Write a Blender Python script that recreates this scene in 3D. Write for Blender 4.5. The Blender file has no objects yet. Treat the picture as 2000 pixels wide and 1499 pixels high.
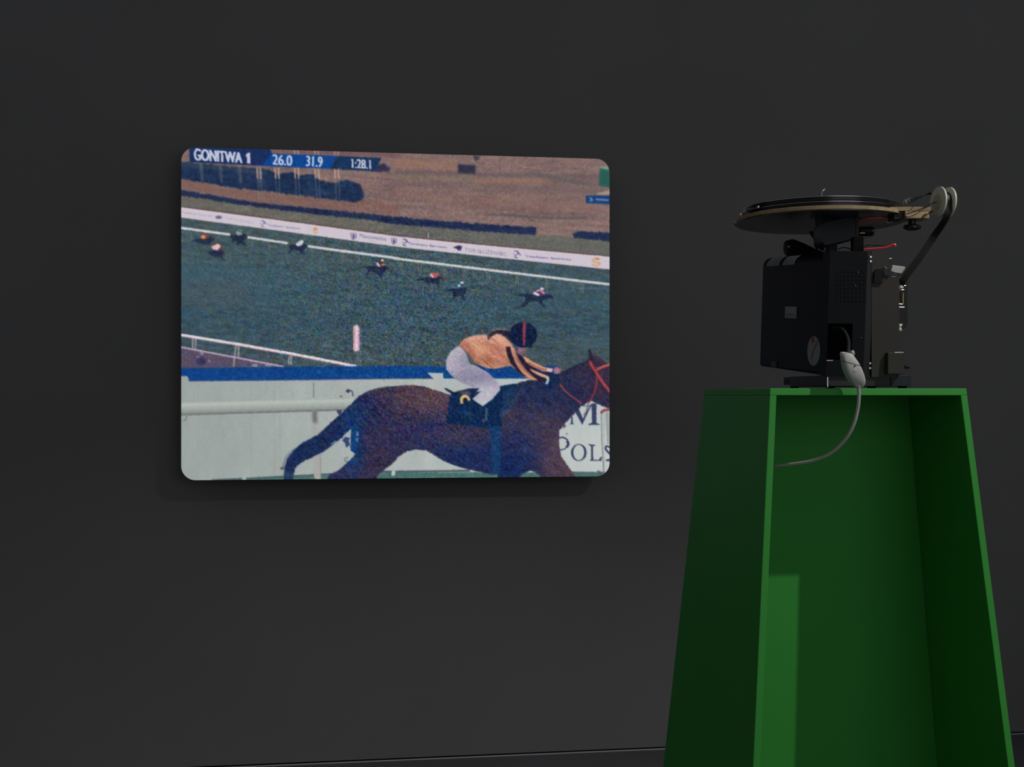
import bpy, bmesh, math
import numpy as np
from mathutils import Vector, Matrix

sc = bpy.context.scene
COL = sc.collection

# ------------------------------------------------------------------ camera, light, exposure
F_PX, CX, HY = 2300.0, 1000.0, 773.0            # focal length and horizon in photo pixels (2000 x 1499)
TH = math.atan(F_PX / 16470.0)                  # camera yaw against the wall
EYE = 1.405
GAP = 0.115                                     # board face stands this far off the wall
Z0 = 4.475                                      # depth of the board plane on the optical axis
CAM = Vector((0.0, -(Z0 * math.cos(TH) + GAP), EYE))
RIGHT = Vector((math.cos(TH), -math.sin(TH), 0)); FWD = Vector((math.sin(TH), math.cos(TH), 0)); UP = Vector((0, 0, 1))

cd = bpy.data.cameras.new('camera'); cam = bpy.data.objects.new('camera', cd); COL.objects.link(cam)
cam.location = CAM; cam.rotation_euler = (math.pi / 2, 0, -TH)
cd.sensor_width = 36.0; cd.lens = 36.0 * F_PX / 2000.0
cd.shift_y = (HY - 749.5) / 2000.0; cd.clip_start = 0.02
sc.camera = cam

def cw(X, Z, h):                                # metres right / deep / above the eye -> world
    return CAM + RIGHT * X + FWD * Z + UP * h
def at(px, py, Z):                              # a point of the photo at a known depth
    return cw((px - CX) / F_PX * Z, Z, (HY - py) / F_PX * Z)
def hit(px, py, p0, n):                         # a point of the photo on a known plane
    d = RIGHT * ((px - CX) / F_PX) + FWD + UP * ((HY - py) / F_PX)
    return CAM + d * ((p0 - CAM).dot(n) / d.dot(n))

w = bpy.data.worlds.new('world'); sc.world = w; w.use_nodes = True
w.node_tree.nodes['Background'].inputs[0].default_value = (0.92, 0.96, 1.0, 1)
w.node_tree.nodes['Background'].inputs[1].default_value = 0.140

ld = bpy.data.lights.new('gallery_spotlight', 'SPOT'); lo = bpy.data.objects.new('gallery_spotlight', ld); COL.objects.link(lo)
lo.location = cw(2.57, 1.27, 2.32)
tgt = cw(0.905, 2.08, -0.88)
lo.rotation_euler = (tgt - lo.location).to_track_quat('-Z', 'Y').to_euler()
ld.energy = 265; ld.color = (1.0, 0.97, 0.93); ld.spot_size = math.radians(73); ld.spot_blend = 0.8; ld.shadow_soft_size = 0.02
ad = bpy.data.lights.new('added_wall_fill', 'AREA'); ao = bpy.data.objects.new('added_wall_fill', ad); COL.objects.link(ao)  # soft fill light added behind the camera to brighten the wall
ad.shape = 'RECTANGLE'; ad.size = 3.0; ad.size_y = 2.2; ad.energy = 17; ad.color = (1.0, 0.99, 1.0)
ao.location = cw(2.2, -1.0, 0.7); ao.rotation_euler = (cw(1.6, 4.6, 1.9) - ao.location).to_track_quat('-Z', 'Y').to_euler()

vs = sc.view_settings; vs.view_transform = 'Standard'; vs.look = 'None'; vs.exposure = 0.0; vs.gamma = 1.0; vs.use_curve_mapping = False

# ------------------------------------------------------------------ helpers
def srgb(r, g, b):
    f = lambda c: (c / 255 / 12.92) if c / 255 <= 0.04045 else ((c / 255 + 0.055) / 1.055) ** 2.4
    return (f(r), f(g), f(b))

def mat(name, base, rough=0.5, metal=0.0, spec=0.5, noise=0.0, nscale=20.0, bump=0.0, bscale=200.0, coat=0.0):
    m = bpy.data.materials.new(name); m.use_nodes = True
    nt = m.node_tree; b = nt.nodes['Principled BSDF']
    b.inputs['Roughness'].default_value = rough; b.inputs['Metallic'].default_value = metal
    b.inputs['Specular IOR Level'].default_value = spec; b.inputs['Coat Weight'].default_value = coat
    tc = nt.nodes.new('ShaderNodeTexCoord')
    if noise > 0:
        n = nt.nodes.new('ShaderNodeTexNoise'); n.inputs['Scale'].default_value = nscale; n.inputs['Detail'].default_value = 5
        r = nt.nodes.new('ShaderNodeValToRGB')
        r.color_ramp.elements[0].position = 0.3; r.color_ramp.elements[1].position = 0.7
        r.color_ramp.elements[0].color = tuple(c * (1 - noise) for c in base) + (1,)
        r.color_ramp.elements[1].color = tuple(min(1, c * (1 + noise)) for c in base) + (1,)
        nt.links.new(tc.outputs['Object'], n.inputs['Vector']); nt.links.new(n.outputs['Fac'], r.inputs['Fac'])
        nt.links.new(r.outputs['Color'], b.inputs['Base Color'])
    else:
        b.inputs['Base Color'].default_value = tuple(base) + (1,)
    if bump > 0:
        n2 = nt.nodes.new('ShaderNodeTexNoise'); n2.inputs['Scale'].default_value = bscale; n2.inputs['Detail'].default_value = 3
        bp = nt.nodes.new('ShaderNodeBump'); bp.inputs['Strength'].default_value = bump; bp.inputs['Distance'].default_value = 0.002
        nt.links.new(tc.outputs['Object'], n2.inputs['Vector']); nt.links.new(n2.outputs['Fac'], bp.inputs['Height'])
        nt.links.new(bp.outputs['Normal'], b.inputs['Normal'])
    return m

M = {}
M['wall'] = mat('wall_paint', (0.150, 0.148, 0.150), 0.75, spec=0.2, noise=0.05, nscale=1.3, bump=0.15, bscale=300)
M['floor'] = mat('floor_paint', (0.085, 0.085, 0.092), 0.6, spec=0.2, noise=0.06, nscale=2.0, bump=0.1, bscale=120)
M['trim'] = mat('edge_profile', (0.36, 0.38, 0.41), 0.5, spec=0.4, noise=0.03)
M['gapdark'] = mat('shadow_gap', (0.02, 0.02, 0.022), 0.9, spec=0.1, noise=0.05)
M['green'] = mat('green_lacquer', (0.034, 0.255, 0.038), 0.55, spec=0.15, noise=0.03, nscale=4, bump=0.05, bscale=250)
M['board'] = mat('board_edge', (0.055, 0.055, 0.06), 0.6, spec=0.2, noise=0.03)
M['black'] = mat('black_plastic', (0.008, 0.008, 0.009), 0.5, spec=0.12, noise=0.1, nscale=30, bump=0.25, bscale=900)
M['blackcover'] = mat('black_cover', (0.005, 0.0065, 0.009), 0.5, spec=0.07, noise=0.08, nscale=8, bump=0.2, bscale=900)
M['void'] = mat('recess_black', (0.003, 0.003, 0.003), 0.9, spec=0.05, noise=0.05)
M['gloss'] = mat('glossy_black', (0.005, 0.005, 0.005), 0.25, spec=0.25, noise=0.05)
M['lamin'] = mat('dark_laminate', (0.014, 0.013, 0.013), 0.22, spec=0.5, noise=0.05)
M['taupe'] = mat('taupe_metal', (0.031, 0.028, 0.025), 0.55, spec=0.2, noise=0.06, nscale=12)
M['iron'] = mat('dark_grey_metal', (0.018, 0.019, 0.023), 0.5, spec=0.2, noise=0.08)
M['bluegrey'] = mat('blue_black_metal', (0.013, 0.015, 0.022), 0.5, spec=0.2, noise=0.08)
M['ply'] = mat('plywood', (0.27, 0.19, 0.105), 0.6, spec=0.3, noise=0.22, nscale=60)
M['plyend'] = mat('plywood_end', (0.34, 0.25, 0.14), 0.6, spec=0.3, noise=0.22, nscale=90)
M['steel'] = mat('steel', (0.62, 0.62, 0.63), 0.25, metal=1.0, noise=0.04)
M['brass'] = mat('brass', (0.62, 0.42, 0.16), 0.3, metal=1.0, noise=0.05)
M['cream'] = mat('cream_nylon', (0.50, 0.51, 0.43), 0.5, spec=0.4, noise=0.04)
M['creamd'] = mat('cream_hub', (0.36, 0.34, 0.25), 0.6, spec=0.3, noise=0.06)
M['plug'] = mat('pale_grey_plastic', (0.36, 0.37, 0.35), 0.5, spec=0.4, noise=0.04, nscale=30)
M['cable'] = mat('grey_cable', (0.34, 0.33, 0.31), 0.5, spec=0.4, noise=0.05, nscale=40)
M['sticker'] = mat('sticker_paper', (0.20, 0.21, 0.22), 0.6, spec=0.3, noise=0.05)
M['red'] = mat('red_print', (0.30, 0.02, 0.05), 0.6, spec=0.3, noise=0.1)
M['redwire'] = mat('red_wire', (0.95, 0.012, 0.04), 0.3, spec=0.5, noise=0.03)
M['redplate'] = mat('red_plate', (0.60, 0.16, 0.16), 0.35, spec=0.4, noise=0.06)
M['film'] = mat('film_stock', (0.007, 0.008, 0.005), 0.45, spec=0.15, noise=0.1)
M['grey'] = mat('grey_label', (0.24, 0.25, 0.24), 0.6, spec=0.3, noise=0.06)
M['slot'] = mat('slot_fins', (0.5, 0.52, 0.56), 0.4, spec=0.5, noise=0.05)

def mesh_obj(name, verts, faces, m, parent=None, smooth=False):
    me = bpy.data.meshes.new(name); me.from_pydata([tuple(v) for v in verts], [], faces); me.update()
    bm = bmesh.new(); bm.from_mesh(me); bmesh.ops.recalc_face_normals(bm, faces=bm.faces); bm.to_mesh(me); bm.free()
    me.materials.append(M[m] if isinstance(m, str) else m)
    if smooth:
        for p in me.polygons: p.use_smooth = True
        me.set_sharp_from_angle(angle=math.radians(40))
    o = bpy.data.objects.new(name, me); COL.objects.link(o)
    if parent: o.parent = parent
    return o

def root(name, label, cat, loc=(0, 0, 0), yaw=0.0, group=None):
    o = bpy.data.objects.new(name, None); COL.objects.link(o); o.empty_display_size = 0.1
    o.location = loc; o.rotation_euler = (0, 0, yaw); o['label'] = label; o['category'] = cat
    if group: o['group'] = group
    bpy.context.view_layer.update()
    return o

class Shape:
    """collects simple solids as one mesh"""
    def __init__(self): self.v = []; self.f = []
    def add(self, v, f):
        o = len(self.v); self.v += [Vector(x) for x in v]; self.f += [tuple(i + o for i in q) for q in f]; return self
    def box(self, lo_, hi_, bev=0.0, seg=2):
        bm = bmesh.new(); bmesh.ops.create_cube(bm, size=1.0)
        lo_, hi_ = Vector(lo_), Vector(hi_); c = (lo_ + hi_) / 2; s = hi_ - lo_
        for v in bm.verts: v.co = Vector((v.co.x * s.x, v.co.y * s.y, v.co.z * s.z)) + c
        if bev > 0: bmesh.ops.bevel(bm, geom=bm.edges[:], offset=bev, segments=seg, profile=0.5, affect='EDGES')
        return self.frombm(bm)
    def frombm(self, bm):
        bm.verts.index_update(); v = [x.co.copy() for x in bm.verts]; f = [tuple(x.index for x in q.verts) for q in bm.faces]
        bm.free(); return self.add(v, f)
    def rev(self, p0, p1, prof, n=24):
        """profile [(t along axis in metres, r)] revolved about p0->p1"""
        p0, p1 = Vector(p0), Vector(p1); a = (p1 - p0).normalized()
        e = a.orthogonal().normalized(); g = a.cross(e); v = []; f = []
        for (t, r) in prof:
            for k in range(n):
                q = 2 * math.pi * k / n; v.append(p0 + a * t + (e * math.cos(q) + g * math.sin(q)) * r)
        for i in range(len(prof) - 1):
            for k in range(n): f.append((i * n + k, i * n + (k + 1) % n, (i + 1) * n + (k + 1) % n, (i + 1) * n + k))
        f.append(tuple(range(n))); f.append(tuple((len(prof) - 1) * n + k for k in reversed(range(n))))
        return self.add(v, f)
    def cyl(self, p0, p1, r, n=20, bev=0.0):
        L = (Vector(p1) - Vector(p0)).length
        pr = [(0, r), (L, r)] if bev == 0 else [(0, r - bev), (bev, r), (L - bev, r), (L, r - bev)]
        return self.rev(p0, p1, pr, n)
    def tube(self, pts, r, n=10, sub=6):
        P = catmull(pts, sub) if sub > 1 else [Vector(p) for p in pts]
        v = []; f = []; t0 = (P[1] - P[0]).normalized(); e = t0.orthogonal().normalized()
        for i, p in enumerate(P):
            t = (P[min(i + 1, len(P) - 1)] - P[max(i - 1, 0)]).normalized(); e = (e - t * e.dot(t)).normalized(); g = t.cross(e)
            for k in range(n):
                q = 2 * math.pi * k / n; v.append(p + (e * math.cos(q) + g * math.sin(q)) * r)
        for i in range(len(P) - 1):
            for k in range(n): f.append((i * n + k, i * n + (k + 1) % n, (i + 1) * n + (k + 1) % n, (i + 1) * n + k))
        f.append(tuple(reversed(range(n)))); f.append(tuple((len(P) - 1) * n + k for k in range(n)))
        return self.add(v, f)
    def prism(self, poly, off):
        """polygon of 3-D points swept by the vector off"""
        n = len(poly); v = [Vector(p) for p in poly] + [Vector(p) + Vector(off) for p in poly]
        f = [tuple(range(n)), tuple(reversed(range(n, 2 * n)))] + [(i, (i + 1) % n, n + (i + 1) % n, n + i) for i in range(n)]
        return self.add(v, f)
    def xf(self, mtx): self.v = [mtx @ p for p in self.v]; return self
    def build(self, name, m, parent=None, smooth=True): return mesh_obj(name, self.v, self.f, m, parent, smooth)

def catmull(pts, sub=6):
    P = [Vector(p) for p in pts]; P = [P[0] * 2 - P[1]] + P + [P[-1] * 2 - P[-2]]; out = []
    for i in range(1, len(P) - 2):
        for k in range(sub):
            t = k / sub; a, b, c, d = P[i - 1], P[i], P[i + 1], P[i + 2]
            out.append(0.5 * ((2 * b) + (c - a) * t + (2 * a - 5 * b + 4 * c - d) * t * t + (3 * b - a - 3 * c + d) * t ** 3))
    out.append(P[-2]); return out

def struct(o, label):
    o['kind'] = 'structure'; o['label'] = label; return o

# ------------------------------------------------------------------ setting
struct(Shape().box((-7, 0, 0.010), (7, 0.2, 4.2)).build('wall_back', 'wall', smooth=False), 'dark grey painted gallery wall behind the screen')
struct(Shape().box((-7, -7.5, -0.1), (7, 0.2, 0.0)).build('floor', 'floor', smooth=False), 'dark grey gallery floor along the wall')
struct(Shape().box((-7, -0.006, 0.0), (7, 0.0, 0.0045), 0.001, 1).build('trim_1', 'trim', smooth=False), 'thin pale edge strip where the wall meets the floor')

# ------------------------------------------------------------------ the projected picture (flat, painted into a colour attribute)
X1, X2 = 354.0, 1190.5
Zl, Zr = Z0 / (1 - (X1 - CX) / F_PX * math.tan(TH)), Z0 / (1 - (X2 - CX) / F_PX * math.tan(TH))
YT, YB = (287.3 - HY) * Zl, (938.8 - HY) * Zl
NW, NH = 836, 650; SS = 2; CWD, CHT = NW * SS, NH * SS

def tocanvas(P):
    P = np.asarray(P, float); x, y = P[:, 0], P[:, 1]
    s = Zl * (x - X1) / (Zl * (x - X1) + Zr * (X2 - x)); Z = Zl + (Zr - Zl) * s
    t = ((y - HY) * Z - YT) / (YB - YT)
    return np.stack([s * CWD, t * CHT], 1)

def zoomer(x0, y0, k):
    return lambda pts: [(x0 + a / k, y0 + b / k) for a, b in pts]
A = zoomer(340, 270, 4.545); B = zoomer(770, 270, 4.545); Cz = zoomer(340, 590, 4.052); D = zoomer(770, 590, 4.052)
J = zoomer(860, 610, 5.882); H7 = zoomer(540, 730, 5.882); H8 = zoomer(860, 760, 5.882)
S3 = zoomer(350, 400, 6.667); S4 = zoomer(640, 430, 7.143); S5 = zoomer(800, 450, 5.0)

def smooth_poly(pts, sub=5):
    P = np.asarray(pts, float); n = len(P); out = []
    for i in range(n):
        a, b, c, d = P[i - 1], P[i], P[(i + 1) % n], P[(i + 2) % n]
        for k in range(sub):
            t = k / sub
            out.append(0.5 * (2 * b + (c - a) * t + (2 * a - 5 * b + 4 * c - d) * t * t + (3 * b - a - 3 * c + d) * t ** 3))
    return np.array(out)

def blur(m, r):
    if r <= 0: return m
    k = np.exp(-0.5 * (np.arange(-int(3 * r) - 1, int(3 * r) + 2) / r) ** 2); k /= k.sum(); h = len(k) // 2
    for ax in (0, 1):
        pad = [(0, 0)] * m.ndim; pad[ax] = (h, h); q = np.pad(m, pad, mode='edge'); o = np.zeros_like(m); n = m.shape[ax]
        for i, kk in enumerate(k):
            o += kk * (q[i:i + n] if ax == 0 else q[:, i:i + n])
        m = o
    return m

rng = np.random.default_rng(7)
IMG = np.zeros((CHT, CWD, 3), np.float32)
YY, XX = np.mgrid[0:CHT, 0:CWD].astype(np.float32)
GR = np.ones((CHT, CWD), np.float32)            # grain strength

def pip(P, x0, x1, y0, y1):
    xx = np.arange(x0, x1)[None, :] + 0.5; yy = np.arange(y0, y1)[:, None] + 0.5
    ins = np.zeros((y1 - y0, x1 - x0), bool); n = len(P)
    for i in range(n):
        ax, ay = P[i - 1]; bx, by = P[i]
        if ay == by: continue
        ly, hy = min(ay, by), max(ay, by)
        r0 = max(0, int(math.ceil(ly - 0.5)) - y0); r1 = min(y1 - y0, int(math.ceil(hy - 0.5)) - y0)
        if r1 <= r0: continue
        xc = ax + (yy[r0:r1] - ay) * (bx - ax) / (by - ay)
        ins[r0:r1] ^= xx < xc
    return ins

def mask_of(polys, soft=0.6):
    """polys in photo pixels -> (bbox, mask)"""
    Q = [tocanvas(p) for p in polys]; al = np.concatenate(Q); pad = int(soft * SS * 3) + 3
    x0 = max(0, int(al[:, 0].min()) - pad); x1 = min(CWD, int(al[:, 0].max()) + pad)
    y0 = max(0, int(al[:, 1].min()) - pad); y1 = min(CHT, int(al[:, 1].max()) + pad)
    if x1 <= x0 or y1 <= y0: return None
    m = np.zeros((y1 - y0, x1 - x0), np.float32)
    for p in Q: m = np.maximum(m, pip(p, x0, x1, y0, y1).astype(np.float32))
    return (x0, x1, y0, y1), blur(m, soft * SS)

def lay(mk, col, alpha=1.0, grain=None):
    if mk is None: return
    (x0, x1, y0, y1), m = mk; m = m * alpha
    c = col if isinstance(col, np.ndarray) and col.ndim == 3 else np.array(col, np.float32)
    if c.ndim == 3: c = c[y0:y1, x0:x1]
    IMG[y0:y1, x0:x1] = IMG[y0:y1, x0:x1] * (1 - m[..., None]) + c * m[..., None]
    if grain is not None: GR[y0:y1, x0:x1] = GR[y0:y1, x0:x1] * (1 - m) + grain * m

def fill(pts, col, soft=0.6, alpha=1.0, curve=False, grain=None):
    mk = mask_of([smooth_poly(pts) if curve else pts], soft); lay(mk, col, alpha, grain); return mk

def line(pts, wd, col, soft=0.6, alpha=1.0, wd2=None, curve=False):
    P = np.asarray(pts, float); wd2 = wd if wd2 is None else wd2
    if curve and len(P) > 2:
        P = np.array([tuple(v)[:2] for v in catmull([(a, b, 0) for a, b in P], 6)])
    n = len(P); L = []; R = []
    for i in range(n):
        t = P[min(i + 1, n - 1)] - P[max(i - 1, 0)]; t = t / (np.linalg.norm(t) + 1e-9); nn = np.array([-t[1], t[0]])
        h = (wd + (wd2 - wd) * i / max(1, n - 1)) / 2; L.append(P[i] + nn * h); R.append(P[i] - nn * h)
    fill(L + R[::-1], col, soft, alpha)

def ell(c, rx, ry, n=28, rot=0.0):
    o = []
    for k in range(n):
        a = 2 * math.pi * k / n; x, y = rx * math.cos(a), ry * math.sin(a)
        o.append((c[0] + x * math.cos(rot) - y * math.sin(rot), c[1] + x * math.sin(rot) + y * math.cos(rot)))
    return o

def field(scale_x, scale_y, seed):                 # smooth random field on the canvas, about N(0,1)
    r = np.random.default_rng(seed); gh, gw = int(CHT / scale_y) + 3, int(CWD / scale_x) + 3
    g = r.standard_normal((gh, gw)).astype(np.float32)
    fy = YY[:, 0] / scale_y; fx = XX[0] / scale_x; iy = fy.astype(int); ix = fx.astype(int)
    ty = (fy - iy)[:, None]; tx = (fx - ix)[None]; ty = ty * ty * (3 - 2 * ty); tx = tx * tx * (3 - 2 * tx)
    a = g[iy][:, ix]; b = g[iy][:, ix + 1]; c = g[iy + 1][:, ix]; d = g[iy + 1][:, ix + 1]
    return ((a * (1 - tx) + b * tx) * (1 - ty) + (c * (1 - tx) + d * tx) * ty)

def field_rot(sx, sy, deg, seed, N=256):           # the same, stretched along a direction
    g = np.random.default_rng(seed).standard_normal((N, N)).astype(np.float32); a = math.radians(deg)
    fx = (XX * math.cos(a) + YY * math.sin(a)) / sx + 500; fy = (-XX * math.sin(a) + YY * math.cos(a)) / sy + 500
    ix = np.floor(fx).astype(np.int32); iy = np.floor(fy).astype(np.int32); tx = fx - ix; ty = fy - iy
    tx = tx * tx * (3 - 2 * tx); ty = ty * ty * (3 - 2 * ty); ix %= N; iy %= N; jx = (ix + 1) % N; jy = (iy + 1) % N
    return (g[iy, ix] * (1 - tx) + g[iy, jx] * tx) * (1 - ty) + (g[jy, ix] * (1 - tx) + g[jy, jx] * tx) * ty

def text_tris(body, bold=0.0, shear=0.0):
    cu = bpy.data.curves.new('tmp', 'FONT'); cu.body = body; cu.dimensions = '2D'; cu.fill_mode = 'FRONT'; cu.offset = bold; cu.shear = shear
    o = bpy.data.objects.new('tmp', cu); COL.objects.link(o); bpy.context.view_layer.update()
    me = o.to_mesh(); me.calc_loop_triangles()
    v = np.array([p.co[:2] for p in me.vertices]); t = [tuple(q.vertices) for q in me.loop_triangles]
    o.to_mesh_clear(); bpy.data.objects.remove(o); bpy.data.curves.remove(cu)
    v = v - v.min(0); v = v / v.max(0); return v, t

def text(body, quad, col, bold=0.0, soft=0.5, alpha=1.0, smear=0.0):
    """quad: photo-pixel corners TL, TR, BR, BL of the ink box"""
    v, t = text_tris(body, bold); q = np.array(quad, float)
    s, u = v[:, :1], 1 - v[:, 1:]
    P = (q[0] * (1 - s) + q[1] * s) * (1 - u) + (q[3] * (1 - s) + q[2] * s) * u
    sh_ = [0.0] if smear == 0 else [-smear, 0.0, smear]
    lay(mask_of([P[list(k)] + np.array([d, 0.0]) for k in t for d in sh_], soft), col, alpha)

def warp(amp, seed):                               # emulsion wander: edges are never quite clean
    global IMG
    wx = np.clip(np.rint(XX + field_rot(9, 7, 20, seed) * amp), 0, CWD - 1).astype(np.int32)
    wy = np.clip(np.rint(YY + field_rot(8, 8, 60, seed + 1) * amp), 0, CHT - 1).astype(np.int32)
    IMG = np.ascontiguousarray(IMG[wy, wx])

def c3(*c): return np.array(c, np.float32)
# --- brown field
f1 = field(300, 26, 1); f2 = field(60, 12, 2); f3 = field(7, 60, 3); slant = XX * 0.05
IMG[:] = c3(131, 105, 102); GR[:] = 0.8
IMG += (f1 * 6)[..., None] * c3(1, .75, .6) + (f2 * 3)[..., None] * c3(1, .9, .9) + (f3 * 2.2)[..., None]
IMG += (field_rot(90, 9, 3, 101) * 6)[..., None] * c3(1, .8, .6) + (field_rot(26, 5, -38, 102) * 3.5 * np.clip(XX / CWD * 2 - .5, 0, 1))[..., None] + (field_rot(6, 5, 0, 103) * 4)[..., None] * c3(1, .7, .9)
GR[:] = 1.0
fill(B([(0, 180), (560, 215), (560, 285), (0, 280)]), (146, 108, 94), 2.5, .85)
fill(B([(0, 280), (1000, 310), (1900, 330), (1900, 360), (1000, 350), (0, 320)]), (104, 88, 92), 2.5, .85)
fill(B([(0, 330), (700, 330), (700, 360), (0, 365)]), (120, 108, 88), 2.5, .6)
fill(B([(700, 370), (1300, 360), (1400, 400), (700, 420)]), (148, 110, 92), 3, .85)
fill(B([(1100, 300), (1250, 310), (1600, 370), (1800, 415), (1700, 420), (1400, 360)]), (88, 92, 86), 1.6, .7)
fill(B([(0, 380), (900, 400), (1900, 440), (1900, 520), (1000, 480), (0, 420)]), (110, 92, 92), 4, .6)
fill(B([(0, 440), (900, 520), (1900, 560), (1900, 640), (900, 640), (0, 560)]), (134, 102, 96), 5, .6)
fill(B([(800, 680), (1000, 670), (1300, 700), (1700, 700), (1720, 725), (1300, 720), (1000, 700)]), (84, 82, 84), 1.6, .8)
fill(B([(0, 600), (380, 600), (380, 640), (0, 630)]), (108, 92, 92), 2, .6)
fill(A([(65, 370), (500, 445), (1000, 500), (1700, 560), (1999, 600), (1999, 690), (1400, 635), (700, 560), (65, 455)]), (128, 92, 84), 2, .75)
fill(A([(700, 100), (1999, 130), (1999, 180), (1500, 160), (800, 140)]), (112, 82, 84), 2, .7)
# --- grey green verge
fill(A([(55, 505), (700, 600), (1400, 680), (2000, 745)]) + B([(400, 800), (1250, 860), (1600, 880), (1920, 910), (1920, 1070), (0, 885)]) + A([(1000, 755), (55, 630)]), c3(104, 102, 94) + (f2 * 3)[..., None] + (field(30, 8, 9) * 3)[..., None] * c3(1, 1, .6), 1.2)
fill(B([(0, 780), (1900, 930), (1900, 1060), (0, 870)]), (92, 98, 98), 3, .35)
# --- hedge line
hed = (30, 44, 80)
fill(A([(55, 460), (300, 498), (700, 570), (1400, 640), (1999, 700)]) + B([(400, 735), (1255, 795), (1258, 862), (700, 825), (0, 765)]) + A([(1700, 722), (1300, 685), (600, 595), (300, 545), (55, 508)]), c3(*hed) + (f2 * 4)[..., None] * c3(.6, 1, 1), 1.1)
fill(B([(1590, 850), (1640, 828), (1920, 842), (1920, 918), (1640, 892), (1590, 880)]), hed, 1.2)
# --- bushes
bush = [(55, 212), (300, 235), (600, 258), (780, 268), (860, 292), (930, 325), (980, 308), (1070, 302), (1110, 332), (1190, 318), (1250, 332), (1300, 378), (1380, 392), (1450, 395), (1490, 375), (1560, 370), (1640, 412), (1685, 470), (1690, 525), (1650, 560), (1590, 570), (1400, 548), (900, 482), (500, 440), (250, 395), (55, 362)]
fill(A(bush), c3(26, 47, 82) + (field(14, 16, 11) * 5)[..., None] * c3(.5, 1, 1.0) + (f2 * 3)[..., None], 1.2)
fill(A([(55, 215), (600, 262), (850, 300), (800, 330), (500, 290), (55, 250)]), (62, 78, 92), 2.5, .55)
fill(A([(1790, 300), (1800, 250), (1840, 222), (1880, 228), (1910, 270), (1915, 300)]), (52, 46, 76), 1.4, 1)
warp(1.9, 311)
# --- pale double posts
for i, x in enumerate((250, 420, 590, 760)):
    line(A([(x - 12, 225), (x + 4, 400)]), 5.5, (150, 140, 128), 1.5, .33, curve=False)
for x in (760, 920, 1095, 1275, 1450):
    for dx in (-17, 13):
        if x > 920: line(A([(x + dx - 8, 105), (x + dx - 5, 160)]), 2.6, (196, 158, 140), .7, .7)
        line(A([(x + dx - 6, 262), (x + dx, 362)]), 3.0, (200, 164, 142), .7, .8)
        line(A([(x + dx, 355), (x + dx + 10, 545)]), 2.0, (120, 128, 128), .9, .45)
# --- caption bar
fill(A([(135, 80), (850, 98), (868, 128), (870, 150), (790, 247), (140, 214)]), (20, 44, 94), .8)
fill(A([(860, 138), (1452, 158), (1388, 274), (785, 248)]), (2, 66, 148), .8)
fill(A([(1450, 158), (1842, 178), (1790, 297), (1386, 273)]), (20, 50, 92), .8)
fill(A([(1440, 200), (1460, 175), (1440, 280), (1386, 273)]), (24, 38, 74), 2, .6)
tw = (192, 198, 218)
text('GONITWA', A([(180, 92), (602, 128), (606, 225), (182, 198)]), tw, .01, .5, 1, 1.1)
fill(A([(636, 150), (656, 131), (676, 133), (678, 229), (650, 227), (650, 164), (637, 170)]), tw, .6)
text('26.0', A([(878, 143), (1048, 155), (1046, 248), (876, 236)]), tw, .0, .5, 1, .9)
text('31.9', A([(1176, 157), (1318, 167), (1316, 260), (1172, 250)]), tw, .0, .5, 1, .9)
text('1:28.1', A([(1580, 185), (1744, 195), (1746, 276), (1582, 266)]), tw, .0, .45, 1, .8)
# --- top right things
fill(B([(565, 235), (725, 240), (722, 318), (565, 312)]), (48, 48, 70), 1.6)
fill(B([(700, 155), (770, 158), (740, 205), (715, 200)]), (58, 58, 72), 1.6, .9)
fill(B([(1825, 268), (1915, 268), (1915, 440), (1815, 425)]), (34, 92, 84), 1.5, .95)
fill(B([(1820, 258), (1900, 250), (1905, 285), (1860, 275)]), (128, 170, 142), 1.3, .85)
fill(B([(1800, 490), (1915, 465), (1915, 505), (1795, 505)]), (172, 150, 130), 1.3, .9)
fill(B([(1700, 512), (1915, 510), (1915, 588), (1700, 578)]), (18, 62, 122), 1.1)
line(B([(1735, 530), (1760, 548), (1735, 562)]), 3, (120, 150, 190), .7, .8, curve=True)
line(B([(1790, 545), (1905, 552)]), 3.5, (140, 160, 195), .8, .7)
# --- track
grad = np.clip((YY / CHT - 0.2) / 0.46, 0, 1)[..., None]
trk = c3(68, 87, 92) * (1 - grad) + c3(50, 80, 97) * grad
trk = trk + c3(14, 2, -8) * np.clip((grad - .72) * 4, 0, 1) + (field(160, 14, 21) * 3)[..., None] * c3(.6, 1, 1) + (field_rot(34, 7, 5, 22) * 4.5)[..., None] * c3(.8, 1, .9) + (field_rot(13, 9, 0, 23) * 4.5)[..., None] * c3(.2, .7, 1.5) + (field_rot(20, 12, 0, 24) * 3.5)[..., None] * c3(1.1, .4, -.4)
ban_b = A([(55, 705), (1000, 832), (1999, 968)]) + B([(700, 1040), (1920, 1168)])
fill(ban_b + [(1195, 760), (345, 760)], trk, .8, grain=1.25)
fill(A([(55, 1100), (900, 1150), (1400, 1300), (1000, 1480), (55, 1480)]), (56, 92, 108), 9, .45)
fill(A([(55, 1300), (600, 1250), (700, 1480), (55, 1490)]), (74, 84, 92), 8, .5)
fill(B([(0, 1330), (900, 1400), (1900, 1420), (1900, 1500), (0, 1500)]), (52, 84, 104), 8, .5)
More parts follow.
